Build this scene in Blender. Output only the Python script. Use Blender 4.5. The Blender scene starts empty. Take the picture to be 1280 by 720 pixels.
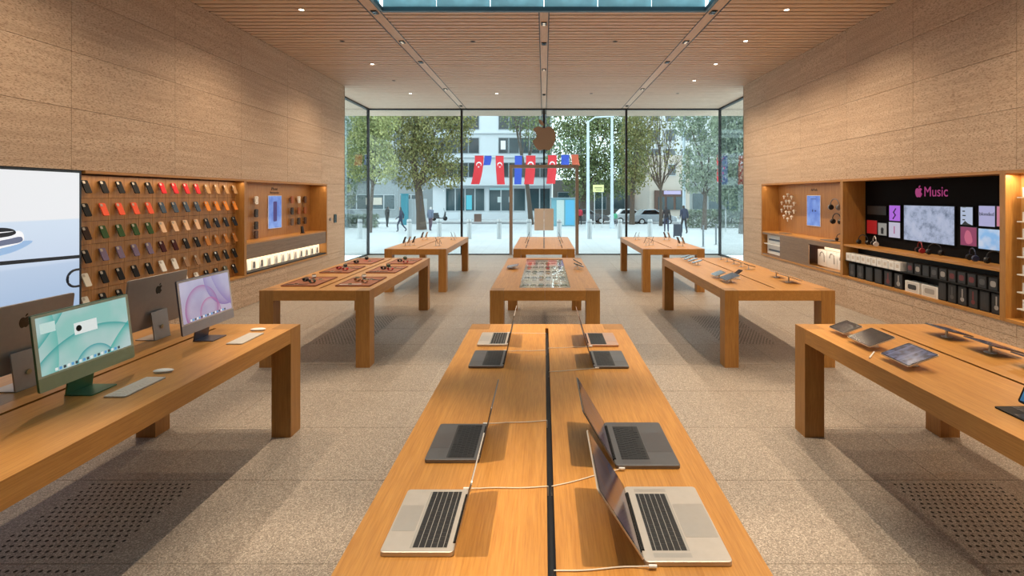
import bpy, bmesh, math, random
from mathutils import Vector, Matrix, Euler
R = math.radians
random.seed(7)
sc = bpy.context.scene
COL = sc.collection

# ------------------------------------------------------------------ camera, world, exposure
FPX, VX, VY, EYE = 620.0, 680.0, 245.0, 1.87       # focal length in px, vanishing point, eye height
cam_d = bpy.data.cameras.new('camera'); cam = bpy.data.objects.new('camera', cam_d); COL.objects.link(cam)
cam.location = (0, 0, EYE); cam.rotation_euler = (R(90), 0, 0)
cam_d.sensor_width = 36.0; cam_d.lens = 36.0 * FPX / 1280.0
cam_d.shift_x = (640 - VX) / 1280.0; cam_d.shift_y = -(360 - VY) / 1280.0
cam_d.clip_start = 0.05; cam_d.clip_end = 300
sc.camera = cam
world = bpy.data.worlds.new('overcast_sky'); sc.world = world; world.use_nodes = True
bg = world.node_tree.nodes['Background']
bg.inputs[0].default_value = (0.80, 0.93, 1.0, 1); bg.inputs[1].default_value = 3.0
vs = sc.view_settings
vs.view_transform = 'Standard'; vs.look = 'None'; vs.exposure = -0.1; vs.gamma = 1.0; vs.use_curve_mapping = False
sc.cycles.use_denoising = True
sc.cycles.sample_clamp_indirect = 6.0
LAMP = (1.0, 0.78, 0.545)                            # warm lamp colour
P_DOWN, P_TRACK, P_SKY = 250.0, 150.0, 950.0                      # watts of a downlight / of a track spot / of an added skylight spot

# ------------------------------------------------------------------ materials
MATS = {}
def nodes_of(name):
    m = bpy.data.materials.new(name); m.use_nodes = True
    nt = m.node_tree; return m, nt, nt.nodes['Principled BSDF']
def plain(name, rgb, rough=0.5, metal=0.0, emit=None, es=0.0, spec=None):
    if name in MATS: return MATS[name]
    m, nt, b = nodes_of(name)
    b.inputs['Base Color'].default_value = (*rgb, 1); b.inputs['Roughness'].default_value = rough
    b.inputs['Metallic'].default_value = metal
    if spec is not None: b.inputs['Specular IOR Level'].default_value = spec
    if emit: b.inputs['Emission Color'].default_value = (*emit, 1); b.inputs['Emission Strength'].default_value = es
    # faint surface variation keeps every material procedural
    tc = nt.nodes.new('ShaderNodeTexCoord'); no = nt.nodes.new('ShaderNodeTexNoise'); no.inputs['Scale'].default_value = 35
    mx = nt.nodes.new('ShaderNodeMix'); mx.data_type = 'RGBA'
    nt.links.new(tc.outputs['Object'], no.inputs['Vector']); nt.links.new(no.outputs['Fac'], mx.inputs[0])
    mx.inputs[6].default_value = (*[c * 0.94 for c in rgb], 1); mx.inputs[7].default_value = (*[min(1, c * 1.06) for c in rgb], 1)
    nt.links.new(mx.outputs[2], b.inputs['Base Color'])
    MATS[name] = m; return m
def nd(nt, typ, **kw):
    n = nt.nodes.new(typ)
    for k, v in kw.items(): setattr(n, k, v)
    return n
def ramp(nt, fac, stops):
    r = nd(nt, 'ShaderNodeValToRGB'); e = r.color_ramp.elements
    e[0].position, e[0].color = stops[0][0], (*stops[0][1], 1)
    e[1].position, e[1].color = stops[-1][0], (*stops[-1][1], 1)
    for p, c in stops[1:-1]:
        x = e.new(p); x.color = (*c, 1)
    nt.links.new(fac, r.inputs[0]); return r.outputs[0]
def mapped(nt, scale, rnd=True, src='Object'):
    tc = nd(nt, 'ShaderNodeTexCoord'); mp = nd(nt, 'ShaderNodeMapping'); mp.inputs['Scale'].default_value = scale
    if rnd:
        oi = nd(nt, 'ShaderNodeObjectInfo'); cb = nd(nt, 'ShaderNodeCombineXYZ')
        ml = nd(nt, 'ShaderNodeMath', operation='MULTIPLY'); ml.inputs[1].default_value = 37.0
        nt.links.new(oi.outputs['Random'], ml.inputs[0])
        for i in range(3): nt.links.new(ml.outputs[0], cb.inputs[i])
        va = nd(nt, 'ShaderNodeVectorMath', operation='ADD')
        nt.links.new(tc.outputs[src], va.inputs[0]); nt.links.new(cb.outputs[0], va.inputs[1])
        nt.links.new(va.outputs[0], mp.inputs[0])
    else: nt.links.new(tc.outputs[src], mp.inputs[0])
    return mp.outputs[0]
def noise(nt, vec, scale=1.0, detail=4, rough=0.6):
    n = nd(nt, 'ShaderNodeTexNoise'); n.inputs['Scale'].default_value = scale
    n.inputs['Detail'].default_value = detail; n.inputs['Roughness'].default_value = rough
    nt.links.new(vec, n.inputs['Vector']); return n.outputs['Fac']
def mixc(nt, fac, a, b, mode='MIX'):
    m = nd(nt, 'ShaderNodeMix', data_type='RGBA', blend_type=mode)
    if isinstance(fac, (int, float)): m.inputs[0].default_value = fac
    else: nt.links.new(fac, m.inputs[0])
    for i, c in ((6, a), (7, b)):
        if isinstance(c, tuple): m.inputs[i].default_value = (*c, 1)
        else: nt.links.new(c, m.inputs[i])
    return m.outputs[2]
def wood(name, axis, lo, hi, rough=0.42):
    m, nt, b = nodes_of(name)
    s = [26.0, 26.0, 26.0]; s['xyz'.index(axis)] = 0.9
    s2 = [160.0, 160.0, 160.0]; s2['xyz'.index(axis)] = 6.0
    g1 = noise(nt, mapped(nt, s), 1.0, 5, 0.62); g2 = noise(nt, mapped(nt, s2), 1.0, 3, 0.7)
    c = ramp(nt, g1, [(0.30, lo), (0.72, hi)])
    c2 = ramp(nt, g2, [(0.34, tuple(x * 0.80 for x in lo)), (0.62, (1, 1, 1))])
    col = mixc(nt, 0.35, c, c2, 'MULTIPLY')
    nt.links.new(col, b.inputs['Base Color']); b.inputs['Roughness'].default_value = rough
    bp = nd(nt, 'ShaderNodeBump'); bp.inputs['Strength'].default_value = 0.06; bp.inputs['Distance'].default_value = 0.002
    nt.links.new(g2, bp.inputs['Height']); nt.links.new(bp.outputs[0], b.inputs['Normal'])
    MATS[name] = m; return m
OAK_LO, OAK_HI = (0.48, 0.225, 0.050), (0.575, 0.288, 0.074)
oak_x = wood('oak_grain_x', 'x', OAK_LO, OAK_HI)
oak_y = wood('oak_grain_y', 'y', OAK_LO, OAK_HI)
oak_z = wood('oak_grain_z', 'z', tuple(c * 0.85 for c in OAK_LO), tuple(c * 0.85 for c in OAK_HI))
oak_end = wood('oak_end_grain', 'z', tuple(c * 0.72 for c in OAK_LO), tuple(c * 0.72 for c in OAK_HI))
panel_oak = wood('oak_panel', 'z', (0.36, 0.165, 0.046), (0.48, 0.24, 0.075), 0.5)
slat_oak = wood('oak_slats', 'x', (0.70, 0.535, 0.40), (0.80, 0.63, 0.495), 0.55)
drawer_mat = wood('taupe_veneer', 'y', (0.22, 0.145, 0.095), (0.29, 0.20, 0.135), 0.55)

def make_stone(name):
    m, nt, b = nodes_of(name)
    tc = 'Object'
    v1 = mapped(nt, (3.0, 0.8, 17.0)); v2 = mapped(nt, (60.0, 34.0, 115.0)); v3 = mapped(nt, (1.2, 0.7, 2.2))
    band = noise(nt, v1, 1.0, 6, 0.62); pit = noise(nt, v2, 1.0, 4, 0.7); big = noise(nt, v3, 1.0, 3, 0.5)
    c = ramp(nt, band, [(0.30, (0.53, 0.38, 0.265)), (0.5, (0.62, 0.455, 0.325)), (0.70, (0.71, 0.545, 0.40))])
    c = mixc(nt, 0.16, c, ramp(nt, big, [(0.3, (0.62, 0.60, 0.58)), (0.7, (1.0, 0.98, 0.95))]), 'MULTIPLY')
    p = ramp(nt, pit, [(0.36, (0.34, 0.23, 0.14)), (0.50, (1, 1, 1))])
    c = mixc(nt, band, c, p, 'MULTIPLY')
    c = mixc(nt, 0.4, c, p, 'MULTIPLY')
    nt.links.new(c, b.inputs['Base Color']); b.inputs['Roughness'].default_value = 0.7
    bp = nd(nt, 'ShaderNodeBump'); bp.inputs['Strength'].default_value = 0.35; bp.inputs['Distance'].default_value = 0.004
    nt.links.new(pit, bp.inputs['Height']); nt.links.new(bp.outputs[0], b.inputs['Normal'])
    MATS[name] = m; return m
stone = make_stone('travertine')

def make_terrazzo(name, gain=1.0):
    m, nt, b = nodes_of(name)
    v = mapped(nt, (1, 1, 1))
    vo = nd(nt, 'ShaderNodeTexVoronoi'); vo.inputs['Scale'].default_value = 190; nt.links.new(v, vo.inputs['Vector'])
    sx = nd(nt, 'ShaderNodeSeparateColor'); nt.links.new(vo.outputs['Color'], sx.inputs[0])
    c = ramp(nt, sx.outputs[0], [(0.0, (0.15, 0.128, 0.107)), (0.25, (0.25, 0.212, 0.176)), (0.7, (0.335, 0.288, 0.244)), (1.0, (0.54, 0.48, 0.41))])
    big = noise(nt, mapped(nt, (0.9, 0.9, 0.9)), 1.0, 3, 0.5)
    c = mixc(nt, 0.5, c, ramp(nt, big, [(0.3, (0.86, 0.86, 0.86)), (0.7, (1, 1, 1))]), 'MULTIPLY')
    oi = nd(nt, 'ShaderNodeObjectInfo')
    c = mixc(nt, 0.5, c, ramp(nt, oi.outputs['Random'], [(0.0, (0.90, 0.89, 0.88)), (1.0, (1, 1, 1))]), 'MULTIPLY')
    nt.links.new(c, b.inputs['Base Color']); b.inputs['Roughness'].default_value = 0.5
    MATS[name] = m; return m
terrazzo = make_terrazzo('terrazzo')

def make_glass(name, tint, gloss=0.06):
    m = bpy.data.materials.new(name); m.use_nodes = True; nt = m.node_tree; nt.nodes.clear()
    out = nd(nt, 'ShaderNodeOutputMaterial'); tr = nd(nt, 'ShaderNodeBsdfTransparent'); gl = nd(nt, 'ShaderNodeBsdfGlossy')
    tr.inputs[0].default_value = (*tint, 1); gl.inputs['Roughness'].default_value = 0.0
    lw = nd(nt, 'ShaderNodeLayerWeight'); lw.inputs[0].default_value = 0.18
    mm = nd(nt, 'ShaderNodeMath', operation='MULTIPLY_ADD'); mm.inputs[1].default_value = 0.35; mm.inputs[2].default_value = gloss * 0.4
    nt.links.new(lw.outputs['Fresnel'], mm.inputs[0])
    mx = nd(nt, 'ShaderNodeMixShader'); nt.links.new(mm.outputs[0], mx.inputs[0])
    nt.links.new(tr.outputs[0], mx.inputs[1]); nt.links.new(gl.outputs[0], mx.inputs[2]); nt.links.new(mx.outputs[0], out.inputs[0])
    MATS[name] = m; return m
glass = make_glass('clear_glass', (0.93, 0.97, 0.96))
black = plain('black_metal', (0.012, 0.012, 0.014), 0.4)
soft_black = plain('soft_black', (0.013, 0.013, 0.014), 0.65, 0, None, 0, 0.3)
bronze = plain('bronze_anodised', (0.30, 0.225, 0.17), 0.45, 0.2)
alu = plain('silver_aluminium', (0.60, 0.545, 0.49), 0.4, 0.45)
space_grey = plain('space_grey_aluminium', (0.17, 0.165, 0.17), 0.4, 0.6)
rose_gold = plain('rose_gold_aluminium', (0.62, 0.40, 0.30), 0.4, 0.6)
white = plain('white_plastic', (0.80, 0.79, 0.77), 0.4)
key_black = plain('key_black', (0.014, 0.014, 0.016), 0.55)
pad_silver = plain('pad_silver', (0.52, 0.475, 0.43), 0.3, 0.45)
pad_grey = plain('pad_grey', (0.145, 0.14, 0.147), 0.3, 0.5)
pad_rose = plain('pad_rose', (0.56, 0.36, 0.27), 0.3, 0.5)
dark_screen = plain('dark_glass_screen', (0.008, 0.008, 0.010), 0.06)
def glow(name, rgb, s=1.0): return plain(name, tuple(c * 0.3 for c in rgb), 0.4, 0, rgb, s)

# ------------------------------------------------------------------ mesh helpers
class MB:
    def __init__(s): s.v = []; s.f = []; s.m = []
    def add(s, vs_, fs, mi=0):
        o = len(s.v); s.v += [tuple(p) for p in vs_]
        for q in fs: s.f.append(tuple(o + i for i in q)); s.m.append(mi)
        return s
    def box(s, x0, x1, y0, y1, z0, z1, mi=0):
        return s.add([(x0,y0,z0),(x1,y0,z0),(x1,y1,z0),(x0,y1,z0),(x0,y0,z1),(x1,y0,z1),(x1,y1,z1),(x0,y1,z1)],
                     [(0,3,2,1),(4,5,6,7),(0,1,5,4),(1,2,6,5),(2,3,7,6),(3,0,4,7)], mi)
    def prism(s, pts, a, b, axis='z', mi=0, off=(0,0,0)):
        n = len(pts)
        def P(u, v, w):
            p = (u, v, w) if axis == 'z' else (w, u, v) if axis == 'x' else (u, w, v)
            return (p[0]+off[0], p[1]+off[1], p[2]+off[2])
        return s.add([P(u, v, a) for u, v in pts] + [P(u, v, b) for u, v in pts],
                     [tuple(range(n))[::-1], tuple(range(n, 2*n))] + [(i, (i+1) % n, n+(i+1) % n, n+i) for i in range(n)], mi)
    def cyl(s, c, r, h, axis='z', n=16, r2=None, mi=0):
        r2 = r if r2 is None else r2
        def P(a, rr_, w):
            u, v = rr_*math.cos(a), rr_*math.sin(a)
            p = (u, v, w) if axis == 'z' else (w, u, v) if axis == 'x' else (u, w, v)
            return (p[0]+c[0], p[1]+c[1], p[2]+c[2])
        A = [2*math.pi*i/n for i in range(n)]
        return s.add([P(a, r, 0) for a in A] + [P(a, r2, h) for a in A],
                     [tuple(range(n))[::-1], tuple(range(n, 2*n))] + [(i, (i+1) % n, n+(i+1) % n, n+i) for i in range(n)], mi)
    def tube(s, path, r, n=6, mi=0):
        path = [Vector(p) for p in path]; rs = r if isinstance(r, (list, tuple)) else [r]*len(path)
        o = len(s.v)
        for i, p in enumerate(path):
            t = (path[min(i+1, len(path)-1)] - path[max(i-1, 0)]).normalized()
            u = t.cross(Vector((0,0,1)) if abs(t.z) < 0.9 else Vector((1,0,0))).normalized(); w = t.cross(u)
            for k in range(n):
                a = 2*math.pi*k/n; s.v.append(tuple(p + rs[i]*(math.cos(a)*u + math.sin(a)*w)))
        for i in range(len(path)-1):
            for k in range(n):
                s.f.append((o+i*n+k, o+i*n+(k+1) % n, o+(i+1)*n+(k+1) % n, o+(i+1)*n+k)); s.m.append(mi)
        s.f.append(tuple(o+k for k in range(n))); s.m.append(mi)
        e = o+(len(path)-1)*n; s.f.append(tuple(e+k for k in range(n))[::-1]); s.m.append(mi)
        return s
    def ball(s, c, rx, ry, rz, nu=12, nv=8, mi=0):
        o = len(s.v)
        s.v.append((c[0], c[1], c[2]-rz))
        for j in range(1, nv):
            t = math.pi*j/nv - math.pi/2
            for i in range(nu):
                a = 2*math.pi*i/nu
                s.v.append((c[0]+rx*math.cos(t)*math.cos(a), c[1]+ry*math.cos(t)*math.sin(a), c[2]+rz*math.sin(t)))
        s.v.append((c[0], c[1], c[2]+rz)); top = len(s.v)-1
        for i in range(nu): s.f.append((o, o+1+(i+1) % nu, o+1+i)); s.m.append(mi)
        for j in range(nv-2):
            for i in range(nu):
                a = o+1+j*nu; s.f.append((a+i, a+(i+1) % nu, a+nu+(i+1) % nu, a+nu+i)); s.m.append(mi)
        a = o+1+(nv-2)*nu
        for i in range(nu): s.f.append((a+i, a+(i+1) % nu, top)); s.m.append(mi)
        return s
    def mesh(s, name, mats, smooth=False, recalc=True):
        me = bpy.data.meshes.new(name); me.from_pydata(s.v, [], s.f)
        for m in (mats if isinstance(mats, (list, tuple)) else [mats]): me.materials.append(m)
        me.polygons.foreach_set('material_index', s.m)
        if recalc:
            b = bmesh.new(); b.from_mesh(me); bmesh.ops.recalc_face_normals(b, faces=b.faces); b.to_mesh(me); b.free()
        if smooth:
            me.polygons.foreach_set('use_smooth', [True]*len(me.polygons)); me.set_sharp_from_angle(angle=0.7)
        me.update(); return me
CACHE = {}
def link(name, data, parent=None, loc=(0,0,0), rot=(0,0,0)):
    o = bpy.data.objects.new(name, data); COL.objects.link(o)
    o.location = loc; o.rotation_euler = rot
    if parent: o.parent = parent
    return o
def part(name, fn, mats, parent=None, loc=(0,0,0), rot=(0,0,0), key=None, smooth=False, bevel=0):
    """one mesh object; meshes with the same key share their data"""
    k = key and (key, tuple(m.name for m in (mats if isinstance(mats, (list, tuple)) else [mats])))
    if k and k in CACHE: me = CACHE[k]
    else:
        mb = MB(); fn(mb); me = mb.mesh(name, mats, smooth)
        if bevel:
            b = bmesh.new(); b.from_mesh(me)
            bmesh.ops.bevel(b, geom=[e for e in b.edges if len(e.link_faces) == 2 and e.calc_face_angle(0) > 0.9], offset=bevel, segments=2, affect='EDGES', profile=0.5)
            b.to_mesh(me); b.free()
        if k: CACHE[k] = me
    return link(name, me, parent, loc, rot)
def bx(*a): return lambda mb: mb.box(*a)
def tag(o, label, cat, group=None):
    o['label'] = label; o['category'] = cat
    if group: o['group'] = group
    return o
def thing(name, label, cat, loc=(0,0,0), rz=0, group=None):
    return tag(link(name, None, None, loc, (0, 0, rz)), label, cat, group)
def struct(o): o['kind'] = 'structure'; return o
def stuff(o): o['kind'] = 'stuff'; return o
def rr(w, h, r, n=4):
    pts = []
    for cx, cy, a0 in ((w/2-r, h/2-r, 0), (-w/2+r, h/2-r, 90), (-w/2+r, -h/2+r, 180), (w/2-r, -h/2+r, 270)):
        for i in range(n+1):
            a = R(a0 + 90*i/n); pts.append((cx + r*math.cos(a), cy + r*math.sin(a)))
    return pts
def spline(pts, n=5):
    out = []; N = len(pts)
    for i in range(N):
        p0, p1, p2, p3 = (Vector(pts[(i+k-1) % N]) for k in range(4))
        for k in range(n):
            t = k/n
            out.append(tuple(0.5*((2*p1) + (p2-p0)*t + (2*p0-5*p1+4*p2-p3)*t*t + (3*p1-p0-3*p2+p3)*t**3)))
    return out
FRUIT_BODY = [(0.0,0.36),(0.14,0.42),(0.30,0.40),(0.41,0.30)] # right shoulder, the bite follows
def fruit_outline(flip=1):
    """outline of the bitten fruit mark (unit width), and of its leaf"""
    body = [(0.0,0.35),(0.12,0.40),(0.25,0.415),(0.37,0.36),(0.43,0.28)]
    bite = [(0.335,0.19),(0.295,0.06),(0.335,-0.07),(0.45,-0.155)]
    rest = [(0.38,-0.32),(0.28,-0.46),(0.18,-0.525),(0.08,-0.50),(0.0,-0.475),(-0.08,-0.50),(-0.18,-0.525),(-0.30,-0.44),
            (-0.40,-0.27),(-0.46,-0.06),(-0.45,0.14),(-0.38,0.30),(-0.26,0.40),(-0.12,0.40)]
    a = spline(body + bite + rest, 3)
    leaf = [(0.0,0.455)] + [(0.0+0.02*1, 0.55), (0.08,0.645),(0.20,0.69)] + [(0.205,0.60),(0.14,0.505),(0.05,0.46)]
    return [(flip*x, y) for x, y in a], [(flip*x, y) for x, y in spline(leaf, 3)]
def fruit_mark(mb, size, a, b, axis, flip=1, off=(0,0,0), mi=0):
    for pts in fruit_outline(flip):
        mb.prism([(x*size, y*size) for x, y in pts], a, b, axis, mi, off)
def text_mesh(s, size, extrude=0.001):
    cu = bpy.data.curves.new('lettering', 'FONT'); cu.body = s; cu.size = size; cu.extrude = extrude; cu.align_x = 'CENTER'
    t = bpy.data.objects.new('lettering', cu); COL.objects.link(t)
    me = bpy.data.meshes.new_from_object(t.evaluated_get(bpy.context.evaluated_depsgraph_get()))
    bpy.data.objects.remove(t); return me
def text(name, s, size, mat, parent, loc, rot, sx=1.0):
    me = text_mesh(s, size); me.materials.clear(); me.materials.append(mat)
    o = link(name, me, parent, loc, rot); o.scale = (sx, 1, 1); return o

# ------------------------------------------------------------------ the room
XW, YW, YF, XG, HC = 5.05, 12.57, 15.8, 5.6, 4.65   # wall face, wall end, facade, side glass, ceiling
YB = -3.6                                            # wall behind the camera
NZ0, NZ1 = 0.50, 2.15                                # niche
TP = 0.745; TY0 = 1.775
floor = struct(part('floor', lambda m: m.box(-XG, XG, YB, YF+0.02, -0.2, -0.0025), plain('grout', (0.52, 0.46, 0.38), 0.8)))
def tile_fn(m):
    h = TP/2 - 0.0022; m.box(-h, h, -h, h, -0.0025, 0.0)
for j in range(19):
    yc = TY0 + TP*(j + 0.5)
    for i in range(-7, 8):
        part('floor_tile', tile_fn, terrazzo, floor, (TP*i, yc, 0), key='tile')
part('floor_border', lambda m: (m.box(-XG, XG, YB, TY0-0.002, -0.0025, 0), m.box(-XG, -7.5*TP-0.002, TY0, YF, -0.0025, 0), m.box(7.5*TP+0.002, XG, TY0, YF, -0.0025, 0)), terrazzo, floor)
def grille(m):
    for i in range(16):
        for j in range(17):
            x, y = -0.325 + 0.0418*i + (0.0209 if j % 2 else 0), -0.325 + 0.0405*j
            m.cyl((x, y, 0.0004), 0.0092, 0.0004, 'z', 8)
hole = plain('dark_hole', (0.02, 0.017, 0.015), 0.9)
for gx in (-2.6, 2.6):
    for gy in (2.1475, 2.8925, 6.6175, 7.3625): stuff(part('perforation', grille, hole, floor, (gx, gy, 0), key='grille'))
stuff(part('perforation', grille, hole, floor, (0, 7.3625, 0), key='grille'))
part('floor_power_slot', lambda m: (m.box(-0.32, -0.312, 3.9, 5.3, 0.0002, 0.001), m.box(0.372, 0.38, 3.9, 5.3, 0.0002, 0.001)), hole, floor)

# ceiling: dark deck above open timber slats, slots, skylight shaft
SKX, SKY = 2.43, 7.43
ceil_dark = plain('ceiling_deck', (0.10, 0.075, 0.055), 0.9)
YS = 17.24
def deck(m):
    z0, z1 = HC+0.046, HC+0.075; q = 0.062
    m.box(-8, -SKX-q, YB, YS, z0, z1); m.box(SKX+q, 8, YB, YS, z0, z1); m.box(-SKX-q, SKX+q, SKY+q, YS, z0, z1)
    m.box(-SKX-q, SKX+q, YB, -2.0-q, z0, z1)
ceiling = struct(part('ceiling', deck, ceil_dark))
PIT, GAP = 0.15, 0.038
def slats(x0, x1, y0, y1):
    def f(m):
        n = int((y1-y0)/PIT)
        for k in range(n+1):
            a = y0 + k*PIT; b = min(a+PIT-GAP, y1)
            if b > a: m.box(x0, x1, a, b, HC, HC+0.045)
    return f
for x0, x1, y0 in ((-XW, -2.66, YB), (2.66, XW, YB), (-2.46, -0.085, SKY+0.06), (0.085, 2.46, SKY+0.06)):
    stuff(part('slats', slats(x0, x1, y0, YF), slat_oak, ceiling))
for x0, x1 in ((-8, -XW-0.001), (XW+0.001, 8)): stuff(part('slats', slats(x0, x1, YW+0.03, YS), slat_oak, ceiling))
for x0, x1 in ((-XW, -0.085), (0.085, XW)): stuff(part('slats', slats(x0, x1, YF+0.03, YS), slat_oak, ceiling))
stuff(part('slats', slats(-SKX, SKX, YB, -2.05), slat_oak, ceiling))
track_mat = wood('track_board', 'y', (0.70, 0.535, 0.40), (0.80, 0.63, 0.495), 0.55)
for xa, xb, y0 in ((-2.66, -2.46, YB), (2.46, 2.66, YB), (-0.085, 0.085, SKY+0.06)):
    part('track_board', bx(xa+0.018, xb-0.018, y0, YF, HC+0.004, HC+0.04), track_mat, ceiling)
    for e in (xa+0.002, xb-0.016): part('slot_edge', bx(e, e+0.014, y0, YF, HC-0.004, HC+0.04), black, ceiling)
# skylight: glazed shaft with a steel rim and an unseen glass roof added to dim daylight
def frosted(name, rgb):
    m = bpy.data.materials.new(name); m.use_nodes = True; nt = m.node_tree; nt.nodes.clear()
    out = nd(nt, 'ShaderNodeOutputMaterial'); tl = nd(nt, 'ShaderNodeBsdfTranslucent'); df = nd(nt, 'ShaderNodeBsdfPrincipled'); mx = nd(nt, 'ShaderNodeMixShader'); mx.inputs[0].default_value = 0.35
    tc = nd(nt, 'ShaderNodeTexCoord'); n1 = noise(nt, tc.outputs['Object'], 2.2, 3, 0.5)
    c = ramp(nt, n1, [(0.38, tuple(x*0.72 for x in rgb)), (0.6, rgb)])
    nt.links.new(c, tl.inputs[0]); nt.links.new(c, df.inputs['Base Color']); df.inputs['Roughness'].default_value = 0.15
    nt.links.new(tl.outputs[0], mx.inputs[1]); nt.links.new(df.outputs[0], mx.inputs[2]); nt.links.new(mx.outputs[0], out.inputs[0]); return m
sky_pane = frosted('skylight_frosted_glass', (0.66, 0.92, 0.97))
sky = struct(link('window_4', None, None, (0, 2.7, HC)))
YA, YZ = -2.0-2.7, SKY-2.7
part('rim', lambda m: (m.box(-SKX, SKX, YZ-0.03, YZ+0.03, -0.02, 0.045), m.box(-SKX, SKX, YA, YA+0.03, -0.02, 0.045),
     m.box(-SKX-0.02, -SKX+0.02, YA+0.03, YZ-0.03, -0.02, 0.045), m.box(SKX-0.02, SKX+0.02, YA+0.03, YZ-0.03, -0.02, 0.045)), plain('blue_steel', (0.07, 0.13, 0.16), 0.4, 0.4), sky)
for k in range(6):
    w = 2*SKX/6; part('pane', bx(-w/2+0.006, w/2-0.006, -0.015, 0.015, 0.05, 1.1), sky_pane, sky, (-SKX + w*(k+0.5), YZ+0.046, 0), key='skypane')
    part('pane', bx(-w/2+0.006, w/2-0.006, -0.015, 0.015, 0.05, 1.1), sky_pane, sky, (-SKX + w*(k+0.5), YA-0.045, 0), key='skypane')
for k in range(8):
    w = (YZ-YA)/8
    for sx in (-1, 1): part('pane', bx(-0.015, 0.015, -w/2+0.006, w/2-0.006, 0.05, 1.1), sky_pane, sky, (sx*(SKX+0.045), YA+w*(k+0.5), 0), key='skypane2')
for k in range(7):
    w = (YZ-YA)/7
    part('roof_bar', bx(-SKX, SKX, -0.03, 0.03, 1.1, 1.2), alu, sky, (0, YA+w*(k+0.5), 0), key='skybar')

part('dimming_roof_glass', bx(-SKX, SKX, YA, YZ, 1.21, 1.22), make_glass('daylight_dimming_glass', (0.30, 0.36, 0.38)), sky)  # out of view, added with a dark tint to cut the daylight inside
# recessed downlights
lens_on = glow('lamp_lens', (1.0, 0.86, 0.62), 14.0)
def downlight(x, y, on, label):
    t = thing('downlight', label, 'light', (x, y, HC), 0, 'recessed ceiling downlights')
    def ring(m):
        a = [(0.047*math.cos(2*math.pi*k/16), 0.047*math.sin(2*math.pi*k/16)) for k in range(16)]
        b = [(0.036*math.cos(2*math.pi*k/16), 0.036*math.sin(2*math.pi*k/16)) for k in range(16)]
        vs_ = [(*p, -0.004) for p in a] + [(*p, -0.004) for p in b] + [(*p, 0.0) for p in a] + [(*p, 0.0) for p in b]
        m.add(vs_, [(i, (i+1) % 16, 16+(i+1) % 16, 16+i) for i in range(16)] + [(i, (i+1) % 16, 32+(i+1) % 16, 32+i) for i in range(16)] + [(16+i, 16+(i+1) % 16, 48+(i+1) % 16, 48+i) for i in range(16)])
    part('trim_ring', ring, bronze, t, key='dlring')
    part('lens', lambda m: m.cyl((0,0,-0.002), 0.036, 0.002, 'z', 16), lens_on if on else soft_black, t, key='dllens')
    if on:
        ld = bpy.data.lights.new('downlight_beam', 'SPOT'); ld.energy = P_DOWN; ld.color = LAMP; ld.spot_size = R(140); ld.spot_blend = 1.0; ld.shadow_soft_size = 0.035
        link('downlight_beam', ld, t, (0, 0, -0.03))
ORD = ['nearest', 'second', 'third', 'fourth', 'fifth', 'sixth', 'seventh', 'eighth', 'ninth', 'tenth', 'eleventh', 'twelfth', 'thirteenth']
for sx, side in ((-1, 'left'), (1, 'right')):
    for k, y in enumerate((1.4, 4.4, 7.4, 8.9, 10.45, 11.95, 13.45)):
        on = (k != 3 if sx < 0 else k not in (6,)) if k != 5 else sx > 0
        if sx < 0 and k == 0: on = False
        downlight(sx*3.62, y, on, '%s round downlight recessed near the %s stone wall, %s from the camera' % ('lit' if on else 'unlit', side, ORD[k]))
    for k, y in enumerate((8.92, 13.45)):
        downlight(sx*1.28, y, sx < 0 and k == 1, '%s round downlight in the %s half of the ceiling %s' % ('lit' if sx < 0 and k else 'dim', side, ('just past the skylight', 'close to the glass front')[k]))
track_lens = glow('track_lens', (1.0, 0.84, 0.62), 0.8)
# spots mounted along the three slots
def track_spot(x, y, on, label):
    t = thing('track_spotlight', label, 'light', (x, y, HC), 0, 'small black spotlights in the ceiling slots')
    part('housing', lambda m: (m.box(-0.045, 0.045, -0.07, 0.07, -0.012, 0.004)), black, t, key='tshouse', bevel=0.004)
    part('lens', lambda m: (m.cyl((0, -0.035, -0.016), 0.022, 0.004, 'z', 12), m.cyl((0, 0.035, -0.016), 0.022, 0.004, 'z', 12)), track_lens if on else dark_screen, t, key='tslens')
    if on:
        ld = bpy.data.lights.new('track_beam', 'SPOT'); ld.energy = P_TRACK; ld.color = LAMP; ld.spot_size = R(100); ld.spot_blend = 0.8; ld.shadow_soft_size = 0.035
        link('track_beam', ld, t, (0, 0, -0.03))
for x, side in ((-2.56, 'left'), (2.56, 'right')):
    for k, y in enumerate((0.6, 2.2, 3.6, 5.8, 7.5, 8.95, 10.3, 12.9, 15.3)):
        track_spot(x, y, k in ((3, 5, 7) if x < 0 else (1, 2, 3, 5, 7)), 'black spotlight in the %s ceiling slot, %s along it' % (side, ORD[k]))
for k, y in enumerate((8.0, 9.05, 10.9, 13.6)):
    track_spot(0.0, y, k in (0, 2), 'black spotlight in the centre ceiling slot, %s from the skylight' % ORD[k])

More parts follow.
